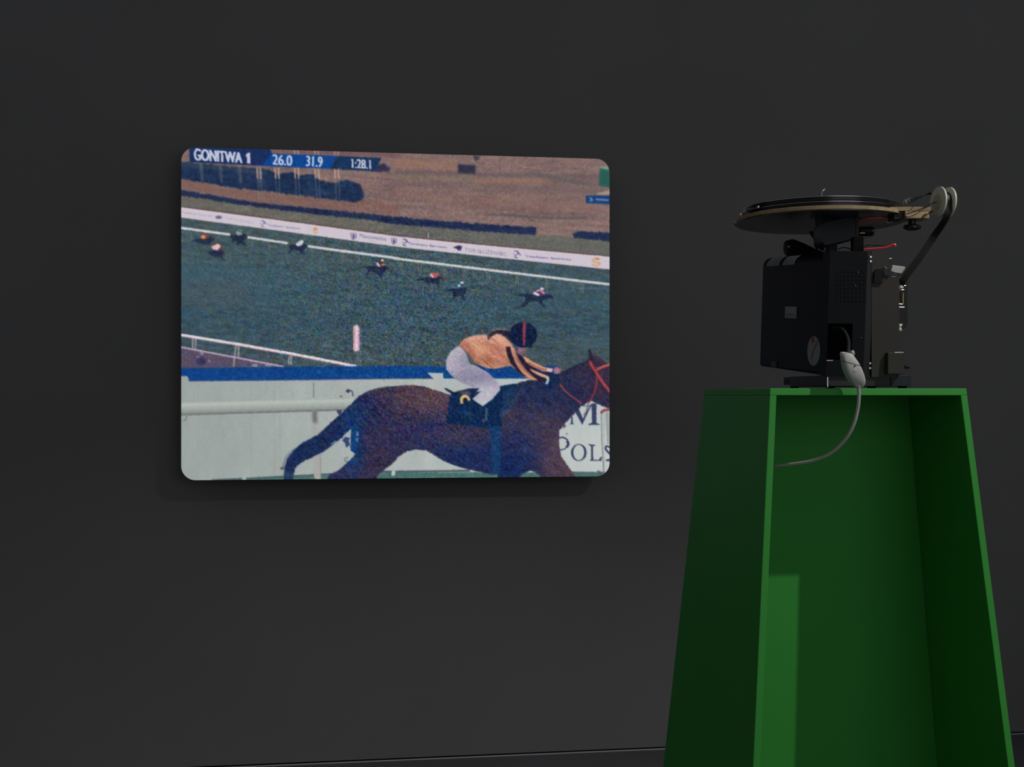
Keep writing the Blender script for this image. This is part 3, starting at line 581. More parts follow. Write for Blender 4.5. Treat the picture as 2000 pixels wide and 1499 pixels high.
line(J([(1718, 560), (1745, 620), (1790, 690), (1860, 800), (1950, 920)]), 6.0, rd, .7, .95, wd2=5); line(J([(1800, 662), (1870, 628), (1955, 600)]), 5.2, (190, 90, 86), .7, .95)
line(J([(1805, 730), (1790, 850), (1760, 950), (1705, 1045)]), 3.0, (150, 48, 66), .7, .95, curve=True); line(J([(1705, 1045), (1680, 1140), (1650, 1190)]), 2.0, (76, 64, 92), .7, .9)
line(J([(1380, 830), (1440, 910), (1530, 985), (1625, 1052)]), 3.0, (160, 52, 72), .7, .95, curve=True); line(J([(1845, 1160), (1880, 1130), (1960, 1120)]), 5.0, (136, 58, 68), .8, .95)
line(J([(1712, 430), (1730, 500), (1745, 570)]), 5, (24, 26, 50), 1.0, .8); line(J([(1400, 700), (1530, 635), (1660, 580)]), 4, (22, 28, 56), 1.3, .7)
# --- film grain, weaker towards the edges, scratches
warp(0.45, 301); IMG = blur(IMG, .9)
lum = IMG.mean(2, keepdims=True); IMG = lum + (IMG - lum) * .93
IMG2 = IMG.reshape(NH, SS, NW, SS, 3).mean((1, 3)); G2 = GR.reshape(NH, SS, NW, SS).mean((1, 3))
yy, xx = np.mgrid[0:NH, 0:NW] / np.array([NH, NW])[:, None, None]
cen = np.exp(-(((xx - .52) / .34) ** 2 + ((yy - .55) / .42) ** 2)) * .9 + .35
gn = rng.standard_normal((NH, NW, 3)) * np.array([8, 6.5, 10]) + rng.standard_normal((NH, NW, 1)) * 8
gn = blur(gn.astype(np.float32), .85) * 2.4
IMG2 = IMG2 + gn * (G2 * cen)[..., None]
IMG2 = np.clip(IMG2, 2, 245)

def board_xz(s, t):                              # board coordinates (metres along x, and height)
    return BX0 + (BX1 - BX0) * s, BZT + (BZB - BZT) * t
pl = hit(X1, 287.3, Vector((0, -GAP, 0)), Vector((0, 1, 0))); pr = hit(X2, 938.8, Vector((0, -GAP, 0)), Vector((0, 1, 0))); plb = hit(X1, 938.8, Vector((0, -GAP, 0)), Vector((0, 1, 0)))
BX0, BX1, BZT, BZB = pl.x, pr.x, pl.z, plb.z
bw, bh = BX1 - BX0, BZT - BZB; RC = 0.052

screen = root('projection_screen', 'rounded rectangular projection board glowing with a horse race film still', 'screen', ((BX0 + BX1) / 2, -GAP, BZB))
def rrect(wd, ht, r, n=10):
    o = []
    for cx_, cz_, a0 in ((wd / 2 - r, ht - r, 0), (-wd / 2 + r, ht - r, 90), (-wd / 2 + r, r, 180), (wd / 2 - r, r, 270)):
        for k in range(n + 1):
            a = math.radians(a0 + 90 * k / n); o.append((cx_ + r * math.cos(a), cz_ + r * math.sin(a)))
    return o
Shape().prism([(x, 0.0012, z) for x, z in rrect(bw, bh, RC)], (0, 0.018, 0)).build('board', 'board', screen)
for sx in (-0.45, 0.45):
    Shape().box((sx - 0.03, 0.0195, 0.25), (sx + 0.03, GAP, 0.95)).build('mounting_batten', 'board', screen, smooth=False)
# picture surface: a fine grid whose corners follow the rounding
gx, gz = NW + 1, NH + 1
ux = (np.linspace(0, 1, gx) - .5) * bw; uz = np.linspace(1, 0, gz) * bh
VX, VZ = np.meshgrid(ux, uz)
out = np.zeros(VX.shape, bool)
for sx in (-1, 1):
    for cz_, sz in ((bh - RC, 1), (RC, -1)):
        cx_ = sx * (bw / 2 - RC); dx = VX - cx_; dz = VZ - cz_
        reg = (dx * sx > 0) & (dz * sz > 0); d = np.hypot(dx, dz); o_ = reg & (d > RC); k = np.where(o_, RC / np.maximum(d, 1e-9), 1)
        out |= o_ & (d > RC + 0.004); VX = np.where(o_, cx_ + dx * k, VX); VZ = np.where(o_, cz_ + dz * k, VZ)
idx = np.arange(gx * gz).reshape(gz, gx)
quads = np.stack([idx[:-1, :-1], idx[1:, :-1], idx[1:, 1:], idx[:-1, 1:]], -1)
keep = ~(out[:-1, :-1] & out[1:, :-1] & out[1:, 1:] & out[:-1, 1:]); quads = quads[keep]
me = bpy.data.meshes.new('projected_picture')
co = np.stack([VX, np.zeros_like(VX), VZ], -1).reshape(-1, 3).astype(np.float32)
used = np.zeros(len(co), bool); used[quads.ravel()] = True; remap = np.cumsum(used) - 1
co = co[used]; quads = remap[quads].astype(np.int32)
me.vertices.add(len(co)); me.vertices.foreach_set('co', co.ravel())
me.loops.add(quads.size); me.loops.foreach_set('vertex_index', quads.ravel())
me.polygons.add(len(quads)); me.polygons.foreach_set('loop_start', np.arange(0, quads.size, 4, dtype=np.int32))
me.update(calc_edges=True)
pe = np.pad(IMG2, ((0, 1), (0, 1), (0, 0)), mode='edge'); pe2 = np.pad(IMG2, ((1, 0), (1, 0), (0, 0)), mode='edge')
vc = (pe + pe2) / 2 / 255.0
vc = IMG2[np.minimum(np.arange(gz), NH - 1)][:, np.minimum(np.arange(gx), NW - 1)] / 255.0 * .5 + vc * .5
lin = np.where(vc <= .04045, vc / 12.92, ((vc + .055) / 1.055) ** 2.4)
colr = np.concatenate([lin.reshape(-1, 3)[used], np.ones((len(co), 1))], 1).astype(np.float32)
ca = me.color_attributes.new('picture', 'FLOAT_COLOR', 'POINT'); ca.data.foreach_set('color', colr.ravel())
pm = bpy.data.materials.new('picture_emission'); pm.use_nodes = True; nt = pm.node_tree; b = nt.nodes['Principled BSDF']
at_n = nt.nodes.new('ShaderNodeVertexColor'); at_n.layer_name = 'picture'
nt.links.new(at_n.outputs['Color'], b.inputs['Emission Color']); b.inputs['Emission Strength'].default_value = 0.97  # board emits the picture itself, in place of projector light
b.inputs['Base Color'].default_value = (0.02, 0.02, 0.02, 1); b.inputs['Roughness'].default_value = 0.8; b.inputs['Specular IOR Level'].default_value = 0.1
pm.cycles.emission_sampling = 'NONE'
me.materials.append(pm)
po = bpy.data.objects.new('projected_picture', me); COL.objects.link(po); po.parent = screen
po['label'] = 'film still of a jockey on a bay horse racing past white boards'

# ------------------------------------------------------------------ plinth
PA = math.radians(8); PW, PD, TX, TY = 0.411, 0.428, 0.083, 0.097; PT = 0.0142; TK = 0.0140
ptop = cw(0.680, 2.55, PT)
plinth = root('plinth', 'tall tapering bright green plinth, hollow and open at the front', 'plinth', (ptop.x, ptop.y, 0.0), PA - TH)
PH = ptop.z
def hu(t): return PW / 2 + TX * t
def hv(t): return PD / 2 + TY * t
def taper(u0, u1, v0, v1, t0, t1, name):
    """solid between heights t0..t1 below the top; u/v bounds are functions of t"""
    v = []
    for t in (t0, t1):
        for a, b_ in ((u0, v0), (u1, v0), (u1, v1), (u0, v1)): v.append((a(t), b_(t), PH - t))
    f = [(0, 1, 2, 3), (7, 6, 5, 4), (0, 4, 5, 1), (1, 5, 6, 2), (2, 6, 7, 3), (3, 7, 4, 0)]
    o = mesh_obj(name, v, f, 'green', plinth)
    bv = o.modifiers.new('bevel', 'BEVEL'); bv.width = 0.0012; bv.segments = 2
    return o
taper(lambda t: -hu(t), lambda t: hu(t), lambda t: -hv(t), lambda t: hv(t), 0, TK, 'top_panel')
taper(lambda t: -hu(t), lambda t: -hu(t) + TK, lambda t: -hv(t), lambda t: hv(t), TK, PH, 'side_panel')
taper(lambda t: hu(t) - TK, lambda t: hu(t), lambda t: -hv(t), lambda t: hv(t), TK, PH, 'side_panel')
taper(lambda t: -hu(t) + TK, lambda t: hu(t) - TK, lambda t: -PD / 2 + 0.22, lambda t: -PD / 2 + 0.22 + TK, TK, PH, 'back_panel')
taper(lambda t: -hu(t) + TK, lambda t: hu(t) - TK, lambda t: hv(t) - TK, lambda t: hv(t), TK, PH, 'back_panel')

# ------------------------------------------------------------------ film projector
JA = math.radians(10) - TH; TILT = math.radians(4.6)
pc = cw((1613 - CX) / F_PX * 2.42, 2.42, PT)
proj = root('film_projector', 'black film projector standing on the green plinth, seen from behind', 'projector', pc, JA)
MW = proj.matrix_world.copy(); MB = MW @ Matrix.Translation((0, 0, 0.026)) @ Matrix.Rotation(TILT, 4, 'X')
IW, IB = MW.inverted(), MB.inverted(); BL = IW @ MB        # body frame -> projector local
ax = lambda m_, i: (m_.to_3x3() @ Vector([(1, 0, 0), (0, 1, 0), (0, 0, 1)][i])).normalized()
def rear(px, py, v=0.0):                          # photo point on the body's rear plane -> body coords
    return IB @ hit(px, py, MB @ Vector((0, v, 0)), ax(MB, 1))
def side(px, py, u=0.0):                          # photo point on the body's left flank -> body coords
    return IB @ hit(px, py, MB @ Vector((u, 0, 0)), ax(MB, 0))
def inW(p, m_=IW): return m_ @ p

HB = rear(1640, 490).z                            # body height
W1 = rear(1691, 600).x; W2 = rear(1704, 600).x; W3 = rear(1757, 600).x
LB = side(1488, 600).y
RT = 0.034
ra, rb = rear(1617, 632), rear(1663, 704)         # power recess corners
# rear panel around the recess
s = Shape()
s.box((0.0, 0, 0.0), (ra.x, RT, HB)); s.box((rb.x, 0, 0.0), (W1, RT, HB)); s.box((ra.x, 0, ra.z), (rb.x, RT, HB)); s.box((ra.x, 0, 0.0), (rb.x, RT, rb.z))
s.xf(BL).build('rear_panel', 'blackcover', proj, smooth=False)
Shape().box((ra.x, RT - 0.002, rb.z), (rb.x, RT, ra.z)).xf(BL).build('inlet_recess', 'void', proj, smooth=False)
Shape().box((ra.x, -0.0006, rb.z - 0.0012), (ra.x + 0.014, 0.003, rb.z)).xf(BL).build('recess_lip', 'steel', proj, smooth=False)
# main cover with a generous rounding along its upper outer edge
def rounded_section(w_, h_, rl_, rr_):
    o = []
    for k in range(9):
        a = math.radians(180 - 90 * k / 8); o.append((rl_ + rl_ * math.cos(a), h_ - rl_ + rl_ * math.sin(a)))
    for k in range(4):
        a = math.radians(90 - 90 * k / 3); o.append((w_ - rr_ + rr_ * math.cos(a), h_ - rr_ + rr_ * math.sin(a)))
    for k in range(4):
        a = math.radians(-90 * k / 3); o.append((w_ - rr_ + rr_ * math.cos(a), rr_ + rr_ * math.sin(a)))
    for k in range(5):
        a = math.radians(270 - 90 * k / 4); o.append((0.008 + 0.008 * math.cos(a), 0.008 + 0.008 * math.sin(a)))
    return o
Shape().prism([(x, RT, z) for x, z in rounded_section(W1, HB - 0.002, 0.022, 0.003)], (0, LB - RT, 0)).xf(BL).build('lamp_cover', 'blackcover', proj)
# spine strip with bolts, and the taupe gear housing
Shape().box((W1 - 0.001, 0.002, -0.004), (W2, 0.20, HB - 0.001)).xf(BL).build('spine_strip', 'gloss', proj, smooth=False)
for (px, py) in ((1700.5, 502), (1700.5, 510.5), (1699, 710), (1699, 719.5)):
    p = rear(px, py); Shape().rev(p + Vector((0, 0.002, 0)), p - Vector((0, 0.004, 0)), [(0, .0027), (.002, .0027), (.003, .0022), (.003, .0012), (.0022, .0011)], 14).xf(BL).build('bolt', 'steel', proj)
gh = Shape(); gp = [rear(1703, 491), rear(1733, 491), rear(1740, 512), rear(1741, 540), rear(1757, 545), rear(1757, 737), rear(1703, 737)]
gh.prism([(p.x, 0.001, p.z) for p in gp], (0, 0.21, 0)).xf(BL).build('gear_housing', 'taupe', proj, smooth=False)
# perforated grille: near-black discs carry the shade inside its holes
s = Shape()
for r_ in range(8):
    for c_ in range(8):
        if r_ == 0 and c_ == 0: continue
        p = rear(1634.3 + c_ * 7.55, 532 + r_ * 8.15); s.rev(p + Vector((0, 0.0015, 0)), p - Vector((0, 0.0003, 0)), [(0, .0017), (.0018, .0017)], 8)
g_ = s.xf(BL).build('vent_hole_discs', 'void', proj); g_['kind'] = 'stuff'
for (px, py) in ((1682, 660), (1676, 532), (1671, 558)):
    p = rear(px, py); Shape().rev(p + Vector((0, 0.001, 0)), p - Vector((0, 0.0015, 0)), [(0, .0014), (.0015, .0012), (.0025, .0005)], 10).xf(BL).build('screw', 'steel', proj)
# ventilation fins wrapped over the rounded edge
def fin(v0):
    pts = []
    for k in range(7):
        a = math.radians(112 + 66 * k / 6); pts.append((0.022 + 0.0222 * math.cos(a), v0 + 0.004 * (k / 6 - .5), HB - 0.002 - 0.022 + 0.0222 * math.sin(a)))
    return pts
va, vb, vc_, vd = side(1551, 510).y, side(1531, 510).y, side(1521, 510).y, side(1500, 510).y
for lo_v, hi_v in ((va, vb), (vc_, vd)):
    s = Shape()
    for k in range(8): s.tube(fin(lo_v + (hi_v - lo_v) * k / 7), 0.0013, 6, 1)
    q = s.xf(BL).build('vent_fins', 'slot', proj); q['kind'] = 'stuff'  # pale base colour stands in for the glint on the fins
# label plate and round sticker on the flank
a_, b_ = side(1534.5, 599), side(1555.5, 622.5)
lp = Shape().box((-0.0015, b_.y, b_.z), (0.001, a_.y, a_.z), 0.0006, 1).xf(BL).build('label_plate', 'grey', proj, smooth=False); lp['label'] = 'small grey label plate'
for zz in (0.2, 0.34):
    z_ = b_.z + (a_.z - b_.z) * zz; Shape().box((-0.0019, b_.y + 0.006, z_), (-0.0014, a_.y - 0.006, z_ + 0.0011)).xf(BL).build('print_line', 'iron', lp, smooth=False)
c_ = side(1589.5, 686); Rst = abs(side(1589.5, 657).z - c_.z)
st = Shape().rev((-0.0008, c_.y, c_.z), (0.0005, c_.y, c_.z), [(0, Rst - .0003), (.0003, Rst), (.0013, Rst)], 40).xf(BL).build('round_sticker', 'sticker', proj); st['label'] = 'round pale sticker with a red flower print'
q = lambda px, py: Vector((-0.0011, side(px, py).y, side(px, py).z))
Shape().tube([q(1596.5, 667), q(1594, 676), q(1589, 687), q(1586.5, 698), q(1585.5, 704)], 0.0011, 6, 5).xf(BL).build('printed_stem', 'red', st)
s = Shape()
for k in range(5):
    a = 2 * math.pi * k / 5; cc = q(1588.5, 664.5) + Vector((0, 0.0042 * math.cos(a), 0.0042 * math.sin(a))); s.rev(cc, cc + Vector((0.0008, 0, 0)), [(0, .0034), (.0008, .0034)], 10)
s.xf(BL).build('printed_flower', 'red', st)
s = Shape(); p = side(1518, 714); s.box((-0.002, p.y, 0.003), (0.0, p.y + 0.03, 0.016)); s.xf(BL).build('foot_latch', 'bluegrey', proj, smooth=False)
# lens at the far end
p = Vector((W1 * 0.75, LB - 0.05, HB * 0.45))
Shape().rev(p, p + Vector((0, 0.12, 0)), [(0, .028), (.05, .028), (.052, .024), (.10, .024), (.104, .026), (.12, .026), (.12, .022), (.112, .020)], 28).xf(BL).build('lens', 'iron', proj)
# flat base
bx = lambda px, py, v=0.0: IW @ hit(px, py, MW @ Vector((0, v, 0)), ax(MW, 1))
e1, e2 = bx(1619.5, 733), bx(1782, 733)
Shape().box((e1.x, 0.006, 0.005), (e2.x - 0.046, 0.20, 0.0275), 0.001, 1).build('base_plate', 'iron', proj, smooth=False)
Shape().box((e2.x - 0.046, 0.004, 0.005), (e2.x, 0.17, 0.0285), 0.0012, 1).build('base_bracket', 'bluegrey', proj, smooth=False)
Shape().box((e1.x + 0.001, 0.012, 0.0095), (e1.x + 0.05, 0.235, 0.0265)).build('tilt_plate', 'black', proj, smooth=False)
Shape().box((e1.x - 0.001, 0.006, 0.003), (e1.x + 0.0002, 0.0075, 0.024)).build('edge_strip', 'steel', proj, smooth=False)
for (x_, y_) in ((e1.x + 0.012, 0.02), (e2.x - 0.012, 0.02), (e1.x + 0.012, 0.20), (e2.x - 0.012, 0.155)):
    Shape().cyl((x_, y_, 0), (x_, y_, 0.0098), 0.009, 16, 0.001).build('rubber_foot', 'void', proj)
# film path on the right flank
g0 = rear(1757, 600).x
def RP(px, py, v=0.04):                           # photo point in the film-path plane -> body coords
    return IB @ hit(px, py, MB @ Vector((0, v, 0)), ax(MB, 1))
gp = [RP(1752, 545, .07), RP(1772, 545, .07), RP(1773, 630, .07), RP(1770, 640, .07), RP(1762, 645, .07), RP(1752, 645, .07)]
Shape().prism(gp, (0, 0.012, 0)).xf(BL).build('gate_plate', 'gloss', proj, smooth=False)
def spool(px, py, r, hgt, m_, name, v=0.03):
    p = RP(px, py, v); Shape().rev(p - Vector((0, 0, hgt / 2)), p + Vector((0, 0, hgt / 2)), [(0, r * .8), (hgt * .12, r), (hgt * .3, r), (hgt * .36, r * .75), (hgt * .64, r * .75), (hgt * .7, r), (hgt * .88, r), (hgt, r * .8)], 20).xf(BL).build(name, m_, proj)
spool(1757.5, 558, .0075, .014, 'cream', 'sprocket_roller'); spool(1755.5, 640, .0065, .015, 'cream', 'sprocket_roller')
for (xa, ya, xb, yb, r_, m_) in ((1763.5, 572, 1763.5, 595, .0016, 'brass'), (1750, 566.5, 1765, 566.5, .0012, 'steel'), (1750, 593, 1763, 595, .0011, 'steel'), (1751, 600.5, 1766, 600.5, .0009, 'steel'), (1750, 613, 1755, 613, .0009, 'steel'), (1764, 558.5, 1769, 558.5, .0011, 'steel'), (1735, 541, 1762, 540, .0014, 'steel'), (1745, 535, 1755, 535, .0010, 'steel'), (1760, 636, 1762, 632, .0012, 'steel')):
    Shape().cyl(RP(xa, ya, .028), RP(xb, yb, .028), r_, 12).xf(BL).build('guide_pin', m_, proj)
Shape().cyl(RP(1755, 570, .032), RP(1755, 592, .032), .0055, 20, .001).xf(BL).build('sound_drum', 'gloss', proj)
wp = [RP(1743, 518, .02), RP(1768, 521.5, .02), RP(1770, 525, .02), RP(1766, 536, .02), RP(1748, 533, .02), RP(1740, 530, .02)]
wq = Shape().prism(wp, (0, 0.022, 0)).xf(BL).build('lens_cap_block', 'plug', proj, smooth=False); wq['label'] = 'pale grey plastic block'
bv = wq.modifiers.new('bevel', 'BEVEL'); bv.width = .0012; bv.segments = 2
s = Shape().prism([RP(1708, 531, -.004), RP(1713, 526, -.004), RP(1725, 526, -.004), RP(1724, 554, -.004), RP(1707, 553, -.004)], (0, 0.012, 0)); s.xf(BL).build('bracket', 'black', proj, smooth=False)
s = Shape().prism([RP(1725, 526, -.003), RP(1731, 521, -.003), RP(1745, 533, -.003), RP(1738, 540, -.003), RP(1727, 538, -.003)], (0, 0.008, 0)); s.xf(BL).build('clamp_lever', 'iron', proj, smooth=False)
Shape().cyl(RP(1727, 521.5, -.002), RP(1732.5, 525, -.002), .0011, 10).xf(BL).build('lever_pin', 'steel', proj)
s = Shape().prism([RP(1733, 496, .02), RP(1740, 500, .02), RP(1741.5, 507, .02), RP(1741, 524, .02), RP(1736, 529, .02), RP(1733, 510, .02)], (0, 0.02, 0)); s.xf(BL).build('rear_cam', 'iron', proj, smooth=False)
Shape().cyl(RP(1733.5, 506, .018), RP(1741, 505, .018), .0013, 10).xf(BL).build('cam_pin', 'steel', proj)
mp = [IW @ at(1734, 689, 2.43), IW @ at(1767, 689, 2.43), IW @ at(1767.5, 731, 2.43), IW @ at(1734, 731, 2.43)]
o = Shape().prism(mp, (0, .06, 0)).build('motor_box', 'taupe', proj, smooth=False); bv = o.modifiers.new('bevel', 'BEVEL'); bv.width = .0012; bv.segments = 2
Shape().box(Vector(mp[0]) + Vector((.0145, -.0004, -.0003)), Vector(mp[1]) + Vector((-.0005, .004, .001))).build('box_edge', 'steel', proj, smooth=False)
p = IW @ at(1767, 717, 2.45); Shape().cyl(p, p + Vector((.009, 0, 0)), .004, 14, .0008).build('motor_knob', 'black', proj)
for (px, py) in ((1750, 655), (1750.5, 660)):
    p = RP(px, py, .03); Shape().cyl(p, p + Vector((.003, 0, 0)), .0016, 10).xf(BL).build('side_screw', 'steel' if py > 657 else 'gloss', proj)
# folded arm lying on top
Zh = 2.62
hp = [(1537, 473), (1541, 468.5), (1548, 467), (1555, 468.5), (1575, 477), (1594, 486), (1612, 493.5), (1610, 497), (1580, 498), (1545, 500), (1539, 495), (1536, 486)]
o = Shape().prism([IW @ at(a, b, Zh) for a, b in hp], (0, 0.02, 0)).build('folded_arm', 'blackcover', proj, smooth=False); bv = o.modifiers.new('bevel', 'BEVEL'); bv.width = .002; bv.segments = 3
p = IW @ at(1579, 479.5, Zh); Shape().rev(p, p + Vector((0, 0.02, 0)), [(0, .0016), (.02, .0016)], 10).build('arm_pin', 'steel', proj)
p = IW @ at(1540.5, 482, Zh - .001); Shape().rev(p, p + Vector((0, 0.01, 0)), [(0, .0022), (.01, .0022)], 12).build('arm_pin', 'slot', proj)

# ------------------------------------------------------------------ film looper on top of the projector
PZ = 2.55; px_c = 0.666
lc = cw(px_c, PZ, 0.3745)
loop = root('film_looper', 'horizontal film looper platter mounted above the projector', 'film platter', cw((1655 - CX) / F_PX * 2.5, 2.5, PT + HB + 0.03), -TH)
IL = loop.matrix_world.inverted(); L = lambda px, py, Z: IL @ at(px, py, Z)
c0 = IL @ lc; UPv = Vector((0, 0, 1)); R0 = 0.182
Shape().rev(c0, c0 + UPv, [(0.001, R0 - .0015), (0.0016, R0), (0.0082, R0), (0.009, R0 - .001)], 96).build('platter', 'ply', loop)
Shape().rev(c0, c0 + UPv, [(-.0008, R0 - .003), (0.0009, R0 - .003)], 96).build('platter_underside', 'lamin', loop)
for rr, z0_, z1_ in ((.171, .0092, .0185), (.164, .0215, .0300)):
    Shape().rev(c0, c0 + UPv, [(z0_, .05), (z0_, rr - .001), (z0_ + .0008, rr), (z1_ - .0008, rr), (z1_, rr - .001), (z1_, .05)], 96).build('film_coil', 'gloss', loop)
    Shape().rev(c0, c0 + UPv, [(z1_ - .0004, rr - .012), (z1_ - .0002, rr + .0009), (z1_ + .0004, rr + .0009), (z1_ + .0006, rr - .012)], 96).build('coil_rim', 'steel', loop)
Shape().rev(c0, c0 + UPv, [(.0185, .05), (.0215, .05)], 40).build('coil_spacer', 'iron', loop)
# guide rollers and pins on the platter
for (px, py, Z, r_) in ((1559.5, 383, 2.66, .011), (1575, 384, 2.66, .009)):
    p = L(px, py, Z); p.z = c0.z + .030; Shape().rev(p, p + UPv, [(0, r_), (.004, r_), (.009, r_ * .75), (.0115, r_ * .4)], 20).build('guide_roller', 'cream', loop)
p = L(1602, 381, 2.5); p.z = c0.z + .028; Shape().tube([p, L(1605.5, 376, 2.5), L(1609, 371, 2.5), L(1611, 369, 2.5)], .0011, 8, 4).build('guide_wire', 'steel', loop)
for (px, py, Z, m_, r_) in ((1447.5, 419.5, 2.53, 'steel', .0032), (1439, 431, 2.55, 'steel', .0026), (1438, 435, 2.55, 'steel', .0024), (1481, 404.5, 2.44, 'steel', .0028)):
    p = L(px, py, Z); Shape().rev(p - UPv * r_, p + UPv * r_, [(0, r_ * .5), (r_ * .5, r_), (r_ * 1.5, r_), (r_ * 2, r_ * .5)], 12).build('edge_bolt', m_, loop)
Shape().prism([L(1456, 409.5, 2.46), L(1482, 404.5, 2.46), L(1482, 406.5, 2.46), L(1456, 411.5, 2.46)], (0, .012, 0)).build('film_guide', 'gloss', loop, smooth=False)
# wooden arm, two layers
zt = c0.z
def slab_(pxa, pxb, ya, yb, Z, dep, name, m_):
    a, b = L(pxa, ya, Z), L(pxb, yb, Z); o = Shape().box((a.x, a.y, b.z), (b.x, a.y + dep, a.z)).build(name, m_, loop, smooth=False)
    bv = o.modifiers.new('bevel', 'BEVEL'); bv.width = .0008; bv.segments = 2; return o
slab_(1700, 1818, 404.3, 412.3, 2.42, .05, 'wooden_arm', 'ply'); slab_(1768, 1815, 412.8, 426.5, 2.42, .05, 'wooden_block', 'plyend'); slab_(1746, 1767, 413, 428, 2.428, .04, 'arm_bracket', 'taupe')
# lock knob under the arm
p = L(1781.5, 427, 2.44); Shape().rev(p, p - UPv, [(0, .007), (.012, .0075), (.0125, .010), (.016, .0155), (.021, .0155), (.0245, .010)], 24).build('lock_knob', 'gloss', loop)
for dx in (-.0125, .0125): 
    q_ = p - UPv * .018 + Vector((dx, 0, 0)); Shape().rev(q_ - Vector((.005, 0, 0)), q_ + Vector((.005, 0, 0)), [(0, .003), (.003, .005), (.007, .005), (.010, .003)], 14).build('knob_wing', 'gloss', loop)
# motor bracket, posts and small motor
mp = [L(1605, 437, 2.48), L(1640, 428, 2.48), L(1674, 421, 2.48), L(1675, 464, 2.48), L(1640, 473, 2.48), L(1612, 479.5, 2.48), L(1606, 472, 2.48)]
o = Shape().prism(mp, (0, .07, 0)).build('motor_bracket', 'bluegrey', loop, smooth=False)
Shape().prism([L(1672, 419, 2.478), L(1677.5, 418, 2.478), L(1677.5, 463, 2.478), L(1672.5, 464.5, 2.478)], (0, .05, 0)).build('bracket_flange', 'taupe', loop, smooth=False)
Shape().prism([L(1604, 415, 2.49), L(1672, 413, 2.49), L(1672, 420, 2.49), L(1604, 437, 2.49)], (0, .05, 0)).build('mounting_block', 'black', loop, smooth=False)
def post(pxa, pxb, ya, yb, Z):
    a, b = L(pxa, ya, Z), L(pxb, yb, Z)
    t0 = MB @ Vector((0, 0, HB)); tn = ax(MB, 2); zs = []
    for q_ in ((a.x, a.y), (b.x, a.y), (a.x, a.y + .02), (b.x, a.y + .02)):
        wq_ = loop.matrix_world @ Vector((q_[0], q_[1], 0)); zs.append(t0.z - (tn.x * (wq_.x - t0.x) + tn.y * (wq_.y - t0.y)) / tn.z)
    b.z = max(zs) + .0004 - loop.location.z
    Shape().box((a.x, a.y, b.z), (b.x, a.y + .02, a.z), .001, 1).build('support_post', 'black', loop, smooth=False)
post(1617, 1635.5, 473, 494, 2.50); post(1666.5, 1687, 463, 494, 2.47)
Shape().prism([L(1582, 452, 2.56), L(1590, 452, 2.56), L(1611.5, 488.5, 2.56), L(1605.5, 488.5, 2.56)], (0, .012, 0)).build('brace', 'black', loop, smooth=False)
Shape().cyl(L(1678, 453, 2.49), L(1698, 452, 2.49), .0105, 20, .001).build('motor', 'black', loop)
Shape().cyl(L(1679, 455.5, 2.477), L(1689, 455.5, 2.477), .0018, 10).build('brass_terminal', 'brass', loop)
Shape().cyl(L(1698, 452, 2.489), L(1705, 451.5, 2.489), .0105, 20, .0012).build('motor_cap', 'gloss', loop)
for dy in (-4, 0, 5): Shape().cyl(L(1705, 453 + dy * .8, 2.487), L(1714, 454 + dy, 2.487), .0008, 8).build('motor_pin', 'steel', loop)
Shape().cyl(L(1687, 466, 2.478), L(1704, 463, 2.478), .0009, 8).build('motor_clip', 'brass', loop)
# reddish plate under the platter
rp = [(1678, 437), (1690, 431), (1715, 425.5), (1745, 424), (1745, 428), (1735, 434), (1710, 437), (1690, 439)]
a_ = c0 - UPv * .0016
rdp = L(1709, 430, 2.5); rdp.z = c0.z - .0012
Shape().rev(rdp, rdp + UPv, [(-.0025, .039), (0, .039)], 48).build('red_disc', 'redplate', loop)
Shape().tube([L(1718, 437.5, 2.5), L(1726, 436.5, 2.5), L(1731, 433.5, 2.5), L(1735, 435, 2.5), L(1745, 432.5, 2.5)], .0009, 8, 5).build('silver_wire', 'steel', loop)
# cream pulley with two flanges on a wire axle
pc_ = L(1842, 396, 2.44)
axd = (Vector((0.985, 0.17, -0.03))).normalized()       # pulley axis, pointing away to the right
Rf = 30.5 * 2.44 / F_PX
for sgn, nm in ((-1, 'flange'), (1, 'flange')):
    q_ = pc_ + axd * sgn * .0108
    Shape().rev(q_ - axd * .0025, q_ + axd * .0025, [(0, Rf * .55), (0.0, Rf * .93), (.001, Rf), (.004, Rf), (.005, Rf * .93), (.005, Rf * .3)], 48).build('pulley_flange', 'cream', loop)
q_ = pc_ - axd * .0138; Shape().rev(q_, q_ - axd, [(-.002, Rf * .56), (.0006, Rf * .5), (.001, Rf * .12)], 36).build('pulley_hub', 'creamd', loop)
Shape().cyl(pc_ - axd * .008, pc_ + axd * .008, Rf * .52, 36).build('pulley_core', 'iron', loop)
hubp = pc_ - axd * .0148
Shape().tube([hubp + axd * .004, hubp - axd * .002, L(1818, 399, 2.42), L(1795, 410, 2.414), L(1783, 414.5, 2.414), L(1769, 419.5, 2.414), L(1771, 422.5, 2.414), L(1765, 426, 2.416)], .0011, 8, 5).build('axle_wire', 'gloss', loop)
Shape().tube([L(1822, 413, 2.43), L(1812, 417.5, 2.415), L(1805, 421, 2.414), L(1800, 427, 2.416)], .0012, 8, 5).build('axle_wire', 'gloss', loop)
Shape().tube([L(1783, 404, 2.416), L(1778.5, 411, 2.416)], .0006, 6, 1).build('binding_wire', 'gloss', loop)
